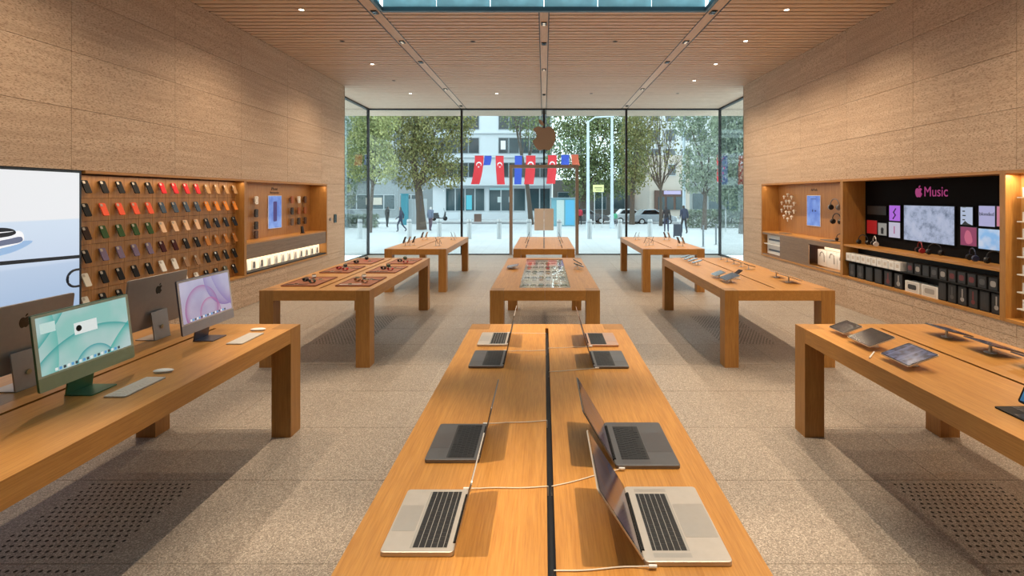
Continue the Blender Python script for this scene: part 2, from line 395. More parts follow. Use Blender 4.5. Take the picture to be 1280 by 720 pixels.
for k, (x, yk) in enumerate(((-1.15, 1), (1.0, 1), (-1.15, 3), (1.0, 3))):  # unseen spots added to light the foreground table from overhead
    y = 2.7 + YA + (YZ-YA)/7*(yk+1.5)
    t = thing('added_skylight_spot', 'added unseen spotlight under the skylight bars, %s' % ('nearer left', 'nearer right', 'farther left', 'farther right')[k], 'light', (x, y, HC+1.10), 0, 'added spotlights under the skylight bars')
    part('housing', lambda m: m.cyl((0, 0, -0.14), 0.05, 0.14, 'z', 16), black, t, key='sshouse', smooth=True)
    part('lens', lambda m: m.cyl((0, 0, -0.144), 0.042, 0.004, 'z', 16), track_lens, t, key='sslens')
    ld = bpy.data.lights.new('added_skylight_beam', 'SPOT'); ld.energy = P_SKY; ld.color = LAMP; ld.spot_size = R(36); ld.spot_blend = 0.5; ld.shadow_soft_size = 0.035
    link('added_skylight_beam', ld, t, (0, 0, -0.16))

# stone walls with a long niche on each side
CY = [11.26 - 1.49*k for k in range(0, 11)]          # vertical joints
NY1 = 11.53                                          # far end of the niche
backing = plain('joint_mortar', (0.20, 0.135, 0.085), 0.9)
def wall(s, name):
    def f(m):
        a, b = sorted((s*(XW+0.03), s*XG)); a2, b2 = sorted((s*5.49, s*XG))
        m.box(a, b, YB, YW-0.03, NZ1, HC+0.2); m.box(a, b, YB, YW-0.03, -0.1, NZ0)
        m.box(a, b, NY1, YW-0.03, NZ0, NZ1); m.box(a, b, YB, -0.7, NZ0, NZ1); m.box(a2, b2, -0.7, NY1, NZ0, NZ1)
    w = struct(part(name, f, backing))
    def slab(y0, y1, z0, z1):
        g = 0.0022; hy, hz = (y1-y0)/2-g, (z1-z0)/2-g
        part('stone_slab', lambda m: m.box(-0.015, 0.015, -hy, hy, -hz, hz), stone, w, (s*(XW+0.015), (y0+y1)/2, (z0+z1)/2), key='slab%.3f_%.3f' % (hy, hz))
    ys = [YW] + CY + [YB]
    rows = [NZ1, 2.81, 3.42, 4.03, HC]
    for a, b in zip(ys[1:], ys[:-1]):
        if b-a < 0.02: continue
        for z0, z1 in zip(rows[:-1], rows[1:]): slab(a, b, z0, z1)
        slab(a, b, 0, 0.36); slab(a, b, 0.36, NZ0)
    for z0, z1 in ((NZ0, 1.32), (1.32, NZ1)): slab(NY1, YW, z0, z1); slab(YB, -0.7, z0, z1)
    part('end_slab', lambda m: m.box(*sorted((s*XW, s*XG)), YW-0.03, YW, 0, HC), stone, w)
    return w
wall(-1, 'wall_left'); wall(1, 'wall_right')
struct(part('wall_back', bx(-XG, XG, YB-0.1, YB, 0, HC+0.2), stone))

# glass front
def mull(h): return lambda m: m.box(-0.03, 0.03, -0.05, 0.05, 0, h)
win = struct(link('window_1', None, None, (0, YF, 0)))
part('top_rail', bx(-XG-0.03, XG+0.03, -0.04, 0.04, HC-0.045, HC), black, win)
part('bottom_rail', lambda m: (m.box(-XG-0.03, -1.1, -0.04, 0.04, 0, 0.03), m.box(1.1, XG+0.03, -0.04, 0.04, 0, 0.03)), black, win)
for x in (-XG, -2.62, 2.62, XG): part('mullion', mull(HC-0.045), black, win, (x, 0, 0), key='mull')
part('mullion', mull(HC-0.045-2.86), black, win, (0, 0, 2.86))
for x0, x1, z0 in ((-XG+0.03, -2.65, 0.03), (-2.59, -1.1, 0.03), (1.1, 2.59, 0.03), (2.65, XG-0.03, 0.03), (-1.1, -0.03, 2.86), (0.03, 1.1, 2.86)):
    part('pane', bx(x0, x1, -0.006, 0.006, z0, HC-0.045), glass, win)
for s, n in ((-1, 'window_2'), (1, 'window_3')):
    w = struct(link(n, None, None, (s*XG, (YW+YF)/2, 0)))
    L = (YF-YW)/2
    part('top_rail', bx(-0.05, 0.05, -L, L-0.05, HC-0.045, HC), black, w)
    part('pane', bx(-0.006, 0.006, -L, L-0.05, 0.03, HC-0.045), glass, w)
    part('bottom_rail', bx(-0.04, 0.04, -L, L-0.05, 0, 0.03), black, w)
door = struct(link('door_1', None, None, (0, YF, 0)))
part('door_frame', lambda m: (m.box(-1.10, -1.0, -0.07, 0.07, 0, 2.86), m.box(1.0, 1.10, -0.07, 0.07, 0, 2.86), m.box(-1.0, 1.0, -0.07, 0.07, 2.76, 2.86)), bronze, door)
for s in (-1, 1):
    p = part('door_pane', bx(*sorted((s*0.008, s*0.99)), -0.008, 0.008, 0.03, 2.75), glass, door)
    part('door_pull', lambda m: (m.box(*sorted((s*0.004, s*0.305)), -0.075, -0.045, 0.78, 1.47), m.box(*sorted((s*0.12, s*0.16)), -0.045, -0.008, 0.9, 0.94), m.box(*sorted((s*0.12, s*0.16)), -0.045, -0.008, 1.3, 1.34),), plain('satin_bronze_plate', (0.72, 0.60, 0.50), 0.5, 0.0), p)
    part('door_stile', bx(*sorted((s*0.004, s*0.02)), -0.02, 0.02, 0.0, 2.75), black, p)
logo = tag(part('logo_sign', lambda m: fruit_mark(m, 0.80, -0.03, 0.03, 'y', -1), plain('logo_back', (0.34, 0.22, 0.145), 0.5, 0.1), None, (0.0, YF-0.12, 3.73)), 'bronze bitten-fruit emblem hung above the glass doors', 'sign')
part('bracket', lambda m: m.cyl((0, 0.03, 0), 0.02, 0.07, 'y', 10), black, logo)

# wall switch plates on the left wall end
t = tag(part('control_panel', lambda m: m.prism(rr(0.14, 0.20, 0.01), 0, 0.015, 'x'), plain('dark_green_glass', (0.012, 0.03, 0.028), 0.2), None, (-XW, 11.98, 1.33)), 'dark wall control panel on the left stone wall end', 'control panel')
tag(part('call_button', lambda m: m.cyl((0, 0, 0), 0.035, 0.02, 'x', 16), plain('grey_button', (0.22, 0.20, 0.18), 0.4), None, (-XW, 11.70, 1.32), smooth=True), 'small grey round button beside the dark wall panel', 'button')

# ------------------------------------------------------------------ display tables
TW, TL, TH, TT, LG = 1.20, 2.86, 0.84, 0.11, 0.15
def table(x, y, label, vitrine=False, two_slots=False):
    t = thing('display_table', label, 'table', (x, y, 0), 0, 'oak display tables in three rows')
    w, l, g = TW/2, TL/2, 0.0015
    for sx in (-1, 1):
        for sy in (-1, 1):
            part('leg', lambda m: (m.box(-LG/2, LG/2, -LG/2, LG/2, 0, TH-0.001), m.box(-LG/2, LG/2, -LG/2, LG/2, TH-0.001, TH+0.0002, 1)), [oak_z, oak_end], t, (sx*(w-LG/2), sy*(l-LG/2), 0), key='tleg')
    slot = 0.012; e = 0.28 if not vitrine else 0.17
    for s in (-1, 1):
        def board(m):
            inner = 0.29 if vitrine else slot
            pts = [(0.001, -l), (w-LG-g, -l), (w-LG-g, -l+LG+g), (w, -l+LG+g), (w, l-LG-g), (w-LG-g, l-LG-g), (w-LG-g, l), (0.001, l), (0.001, l-e if vitrine else l-0.13), (inner, l-e if vitrine else l-0.13), (inner, -l+(e if vitrine else 0.13)), (0.001, -l+(e if vitrine else 0.13))]
            m.prism([(s*p, q) for p, q in pts], TH-TT, TH)
        part('tabletop_board', board, oak_y, t, key='board%d%d' % (s, vitrine))
    if vitrine:
        part('tray', lambda m: (m.box(-0.29, 0.29, -l+e, l-e, TH-TT, TH-0.05), m.box(-0.29, -0.284, -l+e, l-e, TH-0.05, TH-0.012), m.box(0.284, 0.29, -l+e, l-e, TH-0.05, TH-0.012), m.box(-0.284, 0.284, l-e-0.006, l-e, TH-0.05, TH-0.012), m.box(-0.284, 0.284, -l+e, -l+e+0.006, TH-0.05, TH-0.012)), plain('pale_tray_lining', (0.72, 0.70, 0.68), 0.6), t)
        part('glass_lid', bx(-0.289, 0.289, -l+e+0.001, l-e-0.001, TH-0.010, TH-0.002), make_glass('lid_glass', (0.99, 0.99, 0.99)), t)
    else:
        part('cable_channel', bx(-slot, slot, -l+0.13, l-0.13, TH-TT, TH-0.035), black, t, key='chan')
        if two_slots:
            for sx in (-1, 1): part('slot_cover', bx(sx*0.36-0.008, sx*0.36+0.008, -l+0.2, l-0.2, TH, TH+0.003), soft_black, t)
    return t
ROW = {1: 1.13+TL/2, 2: 5.40+TL/2, 3: 9.63+TL/2}
XC1 = 0.022
table(XC1, ROW[1], 'long oak display table in the foreground holding eight open laptops')
table(-2.56, ROW[1], 'oak display table at left foreground holding desktop computers')
table(2.62, ROW[1], 'oak display table at right foreground holding tilted tablets')
table(0.01, ROW[2], 'oak display table in the middle with a glass-topped recess of accessories', vitrine=True)
table(-2.50, ROW[2], 'oak display table at left middle with leather watch trays')
table(2.57, ROW[2], 'oak display table at right middle with tablets and phones on low stands')
table(0.0, ROW[3], 'oak display table standing right before the glass doors', two_slots=True)
table(-2.50, ROW[3], 'far left oak display table near the glass front with upright phones')
table(2.52, ROW[3], 'far right oak display table near the glass front with upright phones')

# ------------------------------------------------------------------ laptops
def wallpaper(name, c0, c1, lines, s=1.0, scale=1.0):
    """a lit screen picture: soft two-tone ground crossed by curved bands, in object space (y, z)"""
    m = bpy.data.materials.new(name); m.use_nodes = True; nt = m.node_tree; b = nt.nodes['Principled BSDF']
    tc = nd(nt, 'ShaderNodeTexCoord'); sp = nd(nt, 'ShaderNodeSeparateXYZ'); nt.links.new(tc.outputs['Object'], sp.inputs[0])
    no = noise(nt, tc.outputs['Object'], 5.0*scale, 2, 0.4)
    col = ramp(nt, no, [(0.35, c0), (0.62, c1)])
    for (cy, cz, r, wdt, rgb) in lines:
        cb = nd(nt, 'ShaderNodeCombineXYZ'); nt.links.new(sp.outputs[1], cb.inputs[1]); nt.links.new(sp.outputs[2], cb.inputs[2])
        ds = nd(nt, 'ShaderNodeVectorMath', operation='DISTANCE'); nt.links.new(cb.outputs[0], ds.inputs[0]); ds.inputs[1].default_value = (0, cy, cz)
        su = nd(nt, 'ShaderNodeMath', operation='SUBTRACT'); nt.links.new(ds.outputs['Value'], su.inputs[0]); su.inputs[1].default_value = r
        mr = nd(nt, 'ShaderNodeMapRange'); nt.links.new(su.outputs[0], mr.inputs[0])
        # sharp on the outer edge, fading inwards
        mr.inputs[1].default_value = -wdt; mr.inputs[2].default_value = 0.0; mr.inputs[3].default_value = 0.0; mr.inputs[4].default_value = 1.0
        lt = nd(nt, 'ShaderNodeMath', operation='LESS_THAN'); nt.links.new(su.outputs[0], lt.inputs[0]); lt.inputs[1].default_value = 0.0
        mu = nd(nt, 'ShaderNodeMath', operation='MULTIPLY'); nt.links.new(mr.outputs[0], mu.inputs[0]); nt.links.new(lt.outputs[0], mu.inputs[1])
        pw = nd(nt, 'ShaderNodeMath', operation='POWER'); nt.links.new(mu.outputs[0], pw.inputs[0]); pw.inputs[1].default_value = 2.0
        col = mixc(nt, pw.outputs[0], col, rgb)
    nt.links.new(col, b.inputs['Emission Color']); b.inputs['Emission Strength'].default_value = s
    b.inputs['Base Color'].default_value = (0.01, 0.01, 0.012, 1); b.inputs['Roughness'].default_value = 0.12
    MATS[name] = m; return m
lap_screen = wallpaper('laptop_wallpaper', (0.10, 0.035, 0.05), (0.20, 0.10, 0.16), [(0.0, 0.16, 0.10, 0.06, (0.25, 0.08, 0.05)), (-0.1, 0.0, 0.12, 0.05, (0.05, 0.08, 0.22))], 0.22)
def laptop(x, y, rz, w, d, shell, pad, angle, label, big=False, top_strip=False):
    """hinge along local y at x=0, palm rest towards -x"""
    t = thing('laptop', label, 'laptop', (x, y, TH), rz, 'open laptops on the foreground table')
    k = 'lap%d' % big
    body = part('base', lambda m: m.prism([(p - d/2, q) for p, q in rr(d, w, 0.012)], 0.001, 0.0145), shell, t, key=k+'base', bevel=0.002)
    for fx in (-d+0.03, -0.03):
        for fy in (-w/2+0.04, w/2-0.04): part('foot', lambda m: m.cyl((0,0,0), 0.008, 0.001, 'z', 10), soft_black, t, (fx, fy, 0), key='lapfoot')
    kw = 0.272; kd = 0.108; kx1 = -0.022 if not big else -0.030
    part('key_bed', lambda m: m.box(kx1-kd, kx1, -kw/2, kw/2, 0.0145, 0.0149), plain('key_bed', (0.03, 0.03, 0.032), 0.6) if shell is not alu else plain('key_bed_light', (0.34, 0.33, 0.31), 0.5), body, key=k+'bed')
    def keys(m):
        rows = [0.011, 0.0175, 0.0175, 0.0175, 0.0175, 0.0175]; xx = kx1 - 0.001
        for r, rh in enumerate(rows):
            n = [14, 14, 14, 13, 12, 8][r]
            ws = {0: [1]*14, 1: [1]*13+[1.5], 2: [1.5]+[1]*13, 3: [1.8]+[1]*11+[1.8], 4: [2.3]+[1]*10+[2.3], 5: [1,1,1,1.25,5,1.25,1,3]}[r]
            tot = sum(ws); yy = kw/2 - 0.001
            for q in ws:
                ww = q/tot*(kw-0.002)
                m.box(xx-rh+0.0018, xx, yy-ww+0.0018, yy, 0.0149, 0.0159); yy -= ww
            xx -= rh + 0.0004
    stuff(part('keys', keys, key_black, body, key=k+'keys'))
    tw, td = (0.16, 0.098) if big else (0.125, 0.072)
    part('trackpad', lambda m: m.prism([(p - d + 0.006 + td/2, q) for p, q in rr(td, tw, 0.005)], 0.0145, 0.0149), pad, body, key=k+'pad')
    if big:
        for s in (-1, 1): part('speaker_strip', lambda m: m.box(kx1-kd, kx1, s*(kw/2+0.018)-0.009, s*(kw/2+0.018)+0.009, 0.0145, 0.0147), pad, body, key=k+'spk%d' % s)
    part('hinge', lambda m: m.cyl((-0.004, -w*0.38, 0.0155), 0.0045, w*0.76, 'y', 10), soft_black, t, key=k+'hinge')
    lid_o = part('lid', lambda m: m.prism([(p, q + d*0.965/2) for p, q in rr(w, d*0.965, 0.012)], 0.0, 0.0042, 'x'), shell, t, (0.0, 0, 0.0165), (0, R(angle), 0), key=k+'lid')
    part('bezel', lambda m: m.prism([(p, q + d*0.965/2) for p, q in rr(w-0.006, d*0.965-0.006, 0.010)], -0.0006, 0.0, 'x'), dark_screen, lid_o, key=k+'bez')
    part('screen', lambda m: m.box(-0.0009, -0.0006, -w/2+0.012, w/2-0.012, 0.022, d*0.965-0.012), lap_screen, lid_o, key=k+'scr')
    part('logo', lambda m: fruit_mark(m, 0.032, 0.0042, 0.0046, 'x', -1, (0, 0, d*0.48)), plain('polished_mark', (0.75, 0.74, 0.73), 0.08, 1.0), lid_o, key=k+'logo')
    return t
S13, S16 = (0.304, 0.212), (0.358, 0.246)
laptop(-0.248, 3.545, 0, *S13, alu, pad_silver, 12, 'silver laptop farthest back in the left row, facing the left aisle')
laptop(-0.242, 3.115, 0, *S13, space_grey, pad_grey, 12, 'dark grey laptop, second from the far end in the left row')
laptop(-0.250, 2.062, 0, *S13, space_grey, pad_grey, 13, 'dark grey laptop, second from the camera in the left row')
laptop(-0.258, 1.566, 0, *S13, alu, pad_silver, 14, 'silver laptop nearest the camera in the left row')
laptop(0.300, 3.535, math.pi, *S13, rose_gold, pad_rose, 17.5, 'rose gold laptop farthest back in the right row')
laptop(0.297, 3.107, math.pi, *S13, space_grey, pad_grey, 17.5, 'dark grey laptop beside the rose gold one in the right row')
laptop(0.270, 2.048, math.pi, *S16, space_grey, pad_grey, 31, 'large dark grey laptop, second from the camera in the right row', True)
laptop(0.280, 1.556, math.pi, *S16, alu, pad_silver, 33, 'large silver laptop nearest the camera in the right row', True)
cable_white = plain('white_cable', (0.78, 0.74, 0.66), 0.5)
def cable(x0, y0, x1, y1, label):
    n = 14; pts = []
    for i in range(n+1):
        u = i/n; x = x0 + (x1-x0)*u; y = y0 + (y1-y0)*u + 0.012*math.sin(u*5.2)*(1-u)
        pts.append((x, y, TH+0.0035 + (0.006*(1-u*6) if u < 0.16 else 0)))
    pts.append((x1, y1, TH-0.03))
    c = thing('charging_cable', label, 'cable', (x0, y0, TH), 0, 'white laptop charging cables')
    part('cord', lambda m: m.tube([(p[0]-x0, p[1]-y0, p[2]-TH) for p in pts], 0.0017, 6), cable_white, c, smooth=True)
    part('plug', lambda m: m.cyl((0, 0, 0.0095), 0.0045, 0.022, 'x', 8), white, c, (-0.011, 0, 0))
cable(-0.262, 2.225, 0.014, 2.27, 'white cable from the second-nearest left laptop to the table slot')
cable(-0.270, 1.730, 0.014, 1.755, 'white cable from the nearest left laptop to the table slot')
cable(-0.255, 3.275, 0.014, 3.30, 'white cable from the second-farthest left laptop to the table slot')
cable(-0.262, 3.705, 0.014, 3.71, 'white cable from the farthest left laptop to the table slot')
cable(0.292, 1.858, 0.028, 1.755, 'white cable from the second-nearest right laptop to the table slot')
cable(0.300, 1.367, 0.028, 1.36, 'white cable from the nearest right laptop to the table slot')
cable(0.315, 2.945, 0.028, 2.90, 'white cable from the second-farthest right laptop to the table slot')
cable(0.318, 3.372, 0.028, 3.35, 'white cable from the farthest right laptop to the table slot')

# ------------------------------------------------------------------ desktop computers
wp_green = wallpaper('wallpaper_green', (0.42, 0.86, 0.78), (0.72, 0.94, 0.92), [(0.70, -0.42, 0.78, 0.10, (0.10, 0.66, 0.58)), (-0.82, 0.22, 0.66, 0.12, (0.22, 0.74, 0.66)), (0.05, -0.24, 0.49, 0.05, (0.05, 0.52, 0.50)), (0.03, 0.03, 0.12, 0.04, (0.05, 0.50, 0.55)), (-0.9, 0.95, 0.98, 0.06, (0.08, 0.58, 0.54))], 0.62)
wp_violet = wallpaper('wallpaper_violet', (0.50, 0.42, 0.62), (0.66, 0.56, 0.72), [(-0.06, 0.14, 0.17, 0.06, (0.45, 0.12, 0.36)), (0.22, 0.36, 0.24, 0.12, (0.32, 0.20, 0.50)), (0.02, 0.10, 0.11, 0.03, (0.62, 0.16, 0.40)), (0.5, 0.5, 0.46, 0.12, (0.36, 0.26, 0.55))], 0.68)
def desktop(x, y, rz, front, back, chin, wp, label, window=False):
    """facing +x; screen width along y"""
    t = thing('desktop_computer', label, 'computer', (x, y, TH), rz, 'all-in-one desktop computers on the left table')
    W, H0, H1 = 0.547, 0.088, 0.462; H = H1-H0; tilt = R(-7)
    stand = part('stand', lambda m: m.prism([(p - 0.005, q) for p, q in rr(0.147, 0.152, 0.006)], 0.0, 0.006), back, t, key='imstand')
    part('neck', lambda m: m.prism([(-0.074, 0.006), (-0.066, 0.006), (-0.040, 0.20), (-0.048, 0.20)], -0.074, 0.074, 'y'), back, t, key='imneck')
    part('cable_port', lambda m: m.cyl((-0.067, 0, 0.085), 0.014, 0.004, 'x', 14), plain('port_ring', (0.42, 0.36, 0.22), 0.4, 0.4), stand, (-0.0035, 0, 0), (0, R(0), 0), key='import')
    body = part('housing', lambda m: m.prism([(p, q + H/2) for p, q in rr(W, H, 0.012)], -0.0115, 0.0, 'x'), back, t, (0.0, 0, H0), (0, tilt, 0), key='imbody', bevel=0.0015)
    part('chin', lambda m: m.prism([(p, q) for p, q in [(-W/2, 0.008), (-W/2+0.006, 0.001), (W/2-0.006, 0.001), (W/2, 0.008), (W/2, 0.066), (-W/2, 0.066)]], 0.0, 0.0012, 'x'), chin, body, key='imchin')
    part('bezel', lambda m: m.box(0, 0.0012, -W/2, W/2, 0.0665, H-0.004), front, body, key='imbez')
    scr = part('screen', lambda m: m.box(0.0012, 0.0018, -W/2+0.017, W/2-0.017, 0.076, H-0.018), wp, body, key='imscr'+wp.name)
    if window:
        part('window_panel', lambda m: m.box(0.0018, 0.0022, -0.07, 0.06, 0.225, 0.285), glow('ui_white', (0.85, 0.93, 0.92), 0.75), body)
        part('window_icon', lambda m: m.cyl((0.0022, -0.045, 0.255), 0.016, 0.0003, 'x', 18), soft_black, body)
        part('menu_panel', lambda m: m.box(0.0018, 0.0022, -0.24, -0.165, 0.275, 0.325), glow('ui_mint', (0.66, 0.90, 0.86), 0.7), body)
    part('dock', lambda m: [m.box(0.0018, 0.0021, -0.19+0.021*i, -0.19+0.021*i+0.014, 0.081, 0.095, i % 3) for i in range(18)], [glow('ui_white', (0.85, 0.93, 0.92), 0.75), glow('ui_blue', (0.12, 0.40, 0.75), 0.7), glow('ui_dark', (0.05, 0.08, 0.09), 0.7)], body, key='imdock')
    part('logo', lambda m: fruit_mark(m, 0.062, -0.0122, -0.0115, 'x', -1, (0, 0, H*0.72)), plain('mark_black', (0.012, 0.010, 0.009), 0.25), body, key='imlogo')
    return t
green_f = plain('pale_green_bezel', (0.52, 0.60, 0.46), 0.45); green_c = plain('green_chin', (0.30, 0.40, 0.26), 0.4, 0.2); green_b = plain('green_aluminium', (0.08, 0.22, 0.15), 0.35, 0.6)
grey_f = plain('pale_grey_bezel', (0.62, 0.60, 0.60), 0.45); vio_c = plain('violet_grey_chin', (0.34, 0.34, 0.38), 0.4, 0.2); vio_b = plain('slate_blue_aluminium', (0.12, 0.13, 0.19), 0.35, 0.6)
sil_b = plain('silver_back', (0.40, 0.36, 0.33), 0.4, 0.35)
desktop(-2.395, 2.63, 0, green_f, green_b, green_c, wp_green, 'green desktop computer with lit aqua screen facing the aisle', True)
desktop(-2.41, 3.585, 0, grey_f, vio_b, vio_c, wp_violet, 'slim desktop computer with violet swirl screen at the far table end')
desktop(-2.84, 3.60, math.pi, grey_f, sil_b, sil_b, wp_violet, 'silver desktop computer seen from behind, next to the violet screen')
desktop(-2.84, 2.67, math.pi, grey_f, sil_b, sil_b, wp_green, 'silver desktop computer seen from behind at the left frame edge')
def keyboard(x, y, label):
    t = thing('keyboard', label, 'keyboard', (x, y, TH), 0, 'slim wireless keyboards')
    part('body', lambda m: m.prism(rr(0.115, 0.279, 0.010), 0, 0.006), plain('keyboard_alu', (0.42, 0.40, 0.37), 0.4, 0.3), t, key='kbody')
    def keys(m):
        for r in range(6):
            n = (14, 14, 14, 13, 12, 9)[r]; ww = 0.271/n
            for c in range(n): m.box(-0.052+0.0175*(5-r)+0.001, -0.052+0.0175*(5-r)+0.0160, -0.1355+ww*c+0.001, -0.1355+ww*(c+1)-0.001, 0.006, 0.0075)
    k = stuff(part('keys', lambda m: (keys(m)), plain('key_white', (0.60, 0.57, 0.53), 0.5), t, rot=(0, 0, math.pi), key='kkeys'))
def mouse(x, y, label):
    t = tag(part('mouse', lambda m: m.ball((0, 0, 0.002), 0.055, 0.027, 0.010, 16, 8), white, None, (x, y, TH+0.008), (0, 0, R(8)), key='mouse', smooth=True), label, 'mouse', 'white computer mice')
    part('underside', lambda m: m.prism(rr(0.09, 0.045, 0.02), -0.008, -0.004), alu, t, key='mouseu')
keyboard(-2.195, 2.67, 'white keyboard in front of the green computer'); mouse(-2.225, 2.90, 'white mouse beside the keyboard of the green computer')
keyboard(-2.15, 3.575, 'white keyboard in front of the violet screen at the table end'); mouse(-2.19, 3.80, 'white mouse beside the keyboard near the far table end')
tag(part('charger_block', lambda m: m.prism(rr(0.05, 0.09, 0.008), 0, 0.02), white, None, (-2.86, 2.86, TH)), 'small white charger block between the two silver computers', 'charger')

# ------------------------------------------------------------------ tablets and phones
def tablet(x, y, rz, w, d, label, scr=None, lift=0.028, tilt=20, shell=alu, group='tablets on tilted stands'):
    """low edge at local x=0 facing -x, rising towards +x; width along y"""
    t = thing('tablet', label, 'tablet', (x, y, TH), rz, group)
    k = 'tab%.3f%.3f' % (w, d)
    body = part('body', lambda m: m.prism([(p + d/2, q) for p, q in rr(d, w, 0.012)], 0, 0.007), shell, t, (0, 0, lift), (0, R(-tilt), 0), key=k)
    part('glass_front', lambda m: m.prism([(p + d/2, q) for p, q in rr(d-0.004, w-0.004, 0.011)], 0.007, 0.0076), dark_screen, body, key=k+'g')
    part('screen', lambda m: m.box(0.009, d-0.009, -w/2+0.009, w/2-0.009, 0.0076, 0.0079), scr or dark_screen, body, key=k+'s')
    zt = lift + d*0.6*math.sin(R(tilt))
    part('stand', lambda m: (m.cyl((d*0.56, 0, 0), 0.035, 0.005, 'z', 16), m.cyl((d*0.56, 0, 0.005), 0.009, zt-0.008, 'z', 10)), white, t, key=k+'st%.2f%d' % (lift, tilt))
    return t
tab_dim = wallpaper('tablet_dim', (0.035, 0.04, 0.07), (0.07, 0.08, 0.13), [], 0.5, 4)
tab_icons = wallpaper('tablet_icons', (0.02, 0.03, 0.07), (0.16, 0.20, 0.34), [(0.03, 0, 0.05, 0.04, (0.3, 0.3, 0.45))], 0.6, 6)
tab_warm = wallpaper('tablet_warm', (0.05, 0.04, 0.035), (0.09, 0.075, 0.06), [], 0.5, 4)
tablet(2.17, 3.685, 0, 0.195, 0.150, 'small tablet on a tilted stand nearest the far left corner', tab_warm)
tablet(2.15, 3.395, 0, 0.245, 0.185, 'middle tablet on a tilted stand in the left row', tab_warm)
tablet(2.13, 3.02, 0, 0.245, 0.195, 'tablet showing app icons on a dark blue screen, right foreground table', tab_icons)
tablet(3.04, 3.62, math.pi, 0.24, 0.18, 'tablet turned to the right wall, farthest of its row', tab_dim, 0.03, 13, space_grey)
tablet(3.04, 3.26, math.pi, 0.25, 0.19, 'tablet turned to the right wall, second of its row', tab_dim, 0.03, 13, space_grey)
tablet(3.04, 2.92, math.pi, 0.25, 0.19, 'tablet turned to the right wall, nearest of its row at the frame edge', tab_dim, 0.03, 13, space_grey)
tag(part('stylus', lambda m: m.cyl((0, -0.083, 0), 0.0045, 0.166, 'y', 8), white, None, (2.115, 3.20, TH+0.005), (0, 0, R(-42)), smooth=True), 'white stylus lying beside the icon-screen tablet', 'stylus')
def folio(x, y, label):
    t = thing('tablet_with_keyboard', label, 'tablet', (x, y, TH))
    part('keyboard_base', lambda m: m.prism([(p + 0.11, q) for p, q in rr(0.22, 0.281, 0.01)], 0, 0.007), soft_black, t)
    def keys(m):
        for r in range(5):
            for c in range(14): m.box(0.075+0.019*r, 0.075+0.019*r+0.0165, -0.13+0.0187*c, -0.13+0.0187*c+0.016, 0.007, 0.0085)
    stuff(part('keys', keys, plain('key_dark', (0.05, 0.05, 0.052), 0.5), t))
    part('trackpad', bx(0.012, 0.062, -0.05, 0.05, 0.007, 0.0075), plain('pad_dark', (0.035, 0.035, 0.037), 0.3), t)
    b = part('tablet_body', lambda m: m.prism([(p, q + 0.107) for p, q in rr(0.281, 0.215, 0.012)], 0, 0.006, 'x'), soft_black, t, (0.115, 0, 0.030), (0, R(24), 0))
    part('screen', lambda m: m.box(-0.001, 0, -0.131, 0.131, 0.010, 0.204), wallpaper('folio_wallpaper', (0.03, 0.14, 0.30), (0.08, 0.28, 0.48), [(0, 0.1, 0.09, 0.06, (0.10, 0.30, 0.55))], 0.7), b)
    part('hinge', lambda m: m.prism([(0.21, 0.007), (0.22, 0.007), (0.190, 0.10), (0.155, 0.11), (0.155, 0.10), (0.182, 0.095)], -0.14, 0.14, 'y'), soft_black, t)
folio(2.19, 2.275, 'tablet with blue screen docked on a black keyboard at the right frame edge')
PH = {}
def phone(x, y, rz, label, shell, scr, group, tilt=22, lift=0.03, upright=False):
    t = thing('phone', label, 'phone', (x, y, TH), rz, group)
    if upright:
        b = part('body', lambda m: m.prism([(p, q + 0.0735) for p, q in rr(0.0715, 0.147, 0.009)], 0, 0.008, 'x'), shell, t, (0, 0, 0.045), (0, R(22), 0), key='phu')
        part('screen', lambda m: m.prism([(p, q + 0.0735) for p, q in rr(0.067, 0.143, 0.008)], -0.0006, 0, 'x'), scr, b, key='phus')
        part('stand', lambda m: (m.cyl((0.045, 0, 0), 0.032, 0.006, 'z', 14), m.tube([(0.045, 0, 0.004), (0.048, 0, 0.07), (0.044, 0, 0.105)], 0.006, 8)), alu, t, key='phust', smooth=True)
    else:
        b = part('body', lambda m: m.prism([(p + 0.0735, q) for p, q in rr(0.147, 0.0715, 0.009)], 0, 0.008), shell, t, (0, 0, lift), (0, R(-tilt), 0), key='phf')
        part('screen', lambda m: m.prism([(p + 0.0735, q) for p, q in rr(0.143, 0.067, 0.008)], 0.008, 0.0086), scr, b, key='phfs')
        part('stand', lambda m: (m.cyl((0.085, 0, 0), 0.025, 0.005, 'z', 14), m.cyl((0.085, 0, 0.005), 0.007, lift+0.024, 'z', 8)), white, t, key='phfst%.3f' % lift)
    return t
ph_dark = plain('phone_dark', (0.03, 0.03, 0.035), 0.3, 0.2); ph_silver = plain('phone_silver', (0.5, 0.49, 0.48), 0.3, 0.5); ph_gold = plain('phone_gold', (0.45, 0.35, 0.22), 0.3, 0.5)
ph_scr = wallpaper('phone_screen', (0.03, 0.03, 0.04), (0.12, 0.10, 0.11), [], 0.4, 8)
# far tables: upright phones in small fans
n = 0
for sx, cx, side in ((-1, -2.50, 'left'), (1, 2.52, 'right')):
    for gi, (gx, gy, cnt, nm) in enumerate(((-0.40, 10.35, 3, 'near left'), (0.34, 10.30, 2, 'near right'), (-0.36, 11.7, 2, 'far left'), (0.40, 11.7, 2, 'far right'))):
        for q in range(cnt):
            rz = R(0 if gx < 0 else 180)
            phone(cx + gx + 0.085*q - 0.04, gy + 0.05*q*(1 if gx < 0 else -1), rz + R(-14 if gx < 0 else 14), '%s upright phone of the %s group on the far %s table' % (('leftmost', 'middle' if cnt == 3 else 'rightmost', 'rightmost')[q], nm, side), (ph_dark, ph_silver, ph_dark)[q], ph_scr, 'upright phones on the far tables', upright=True)
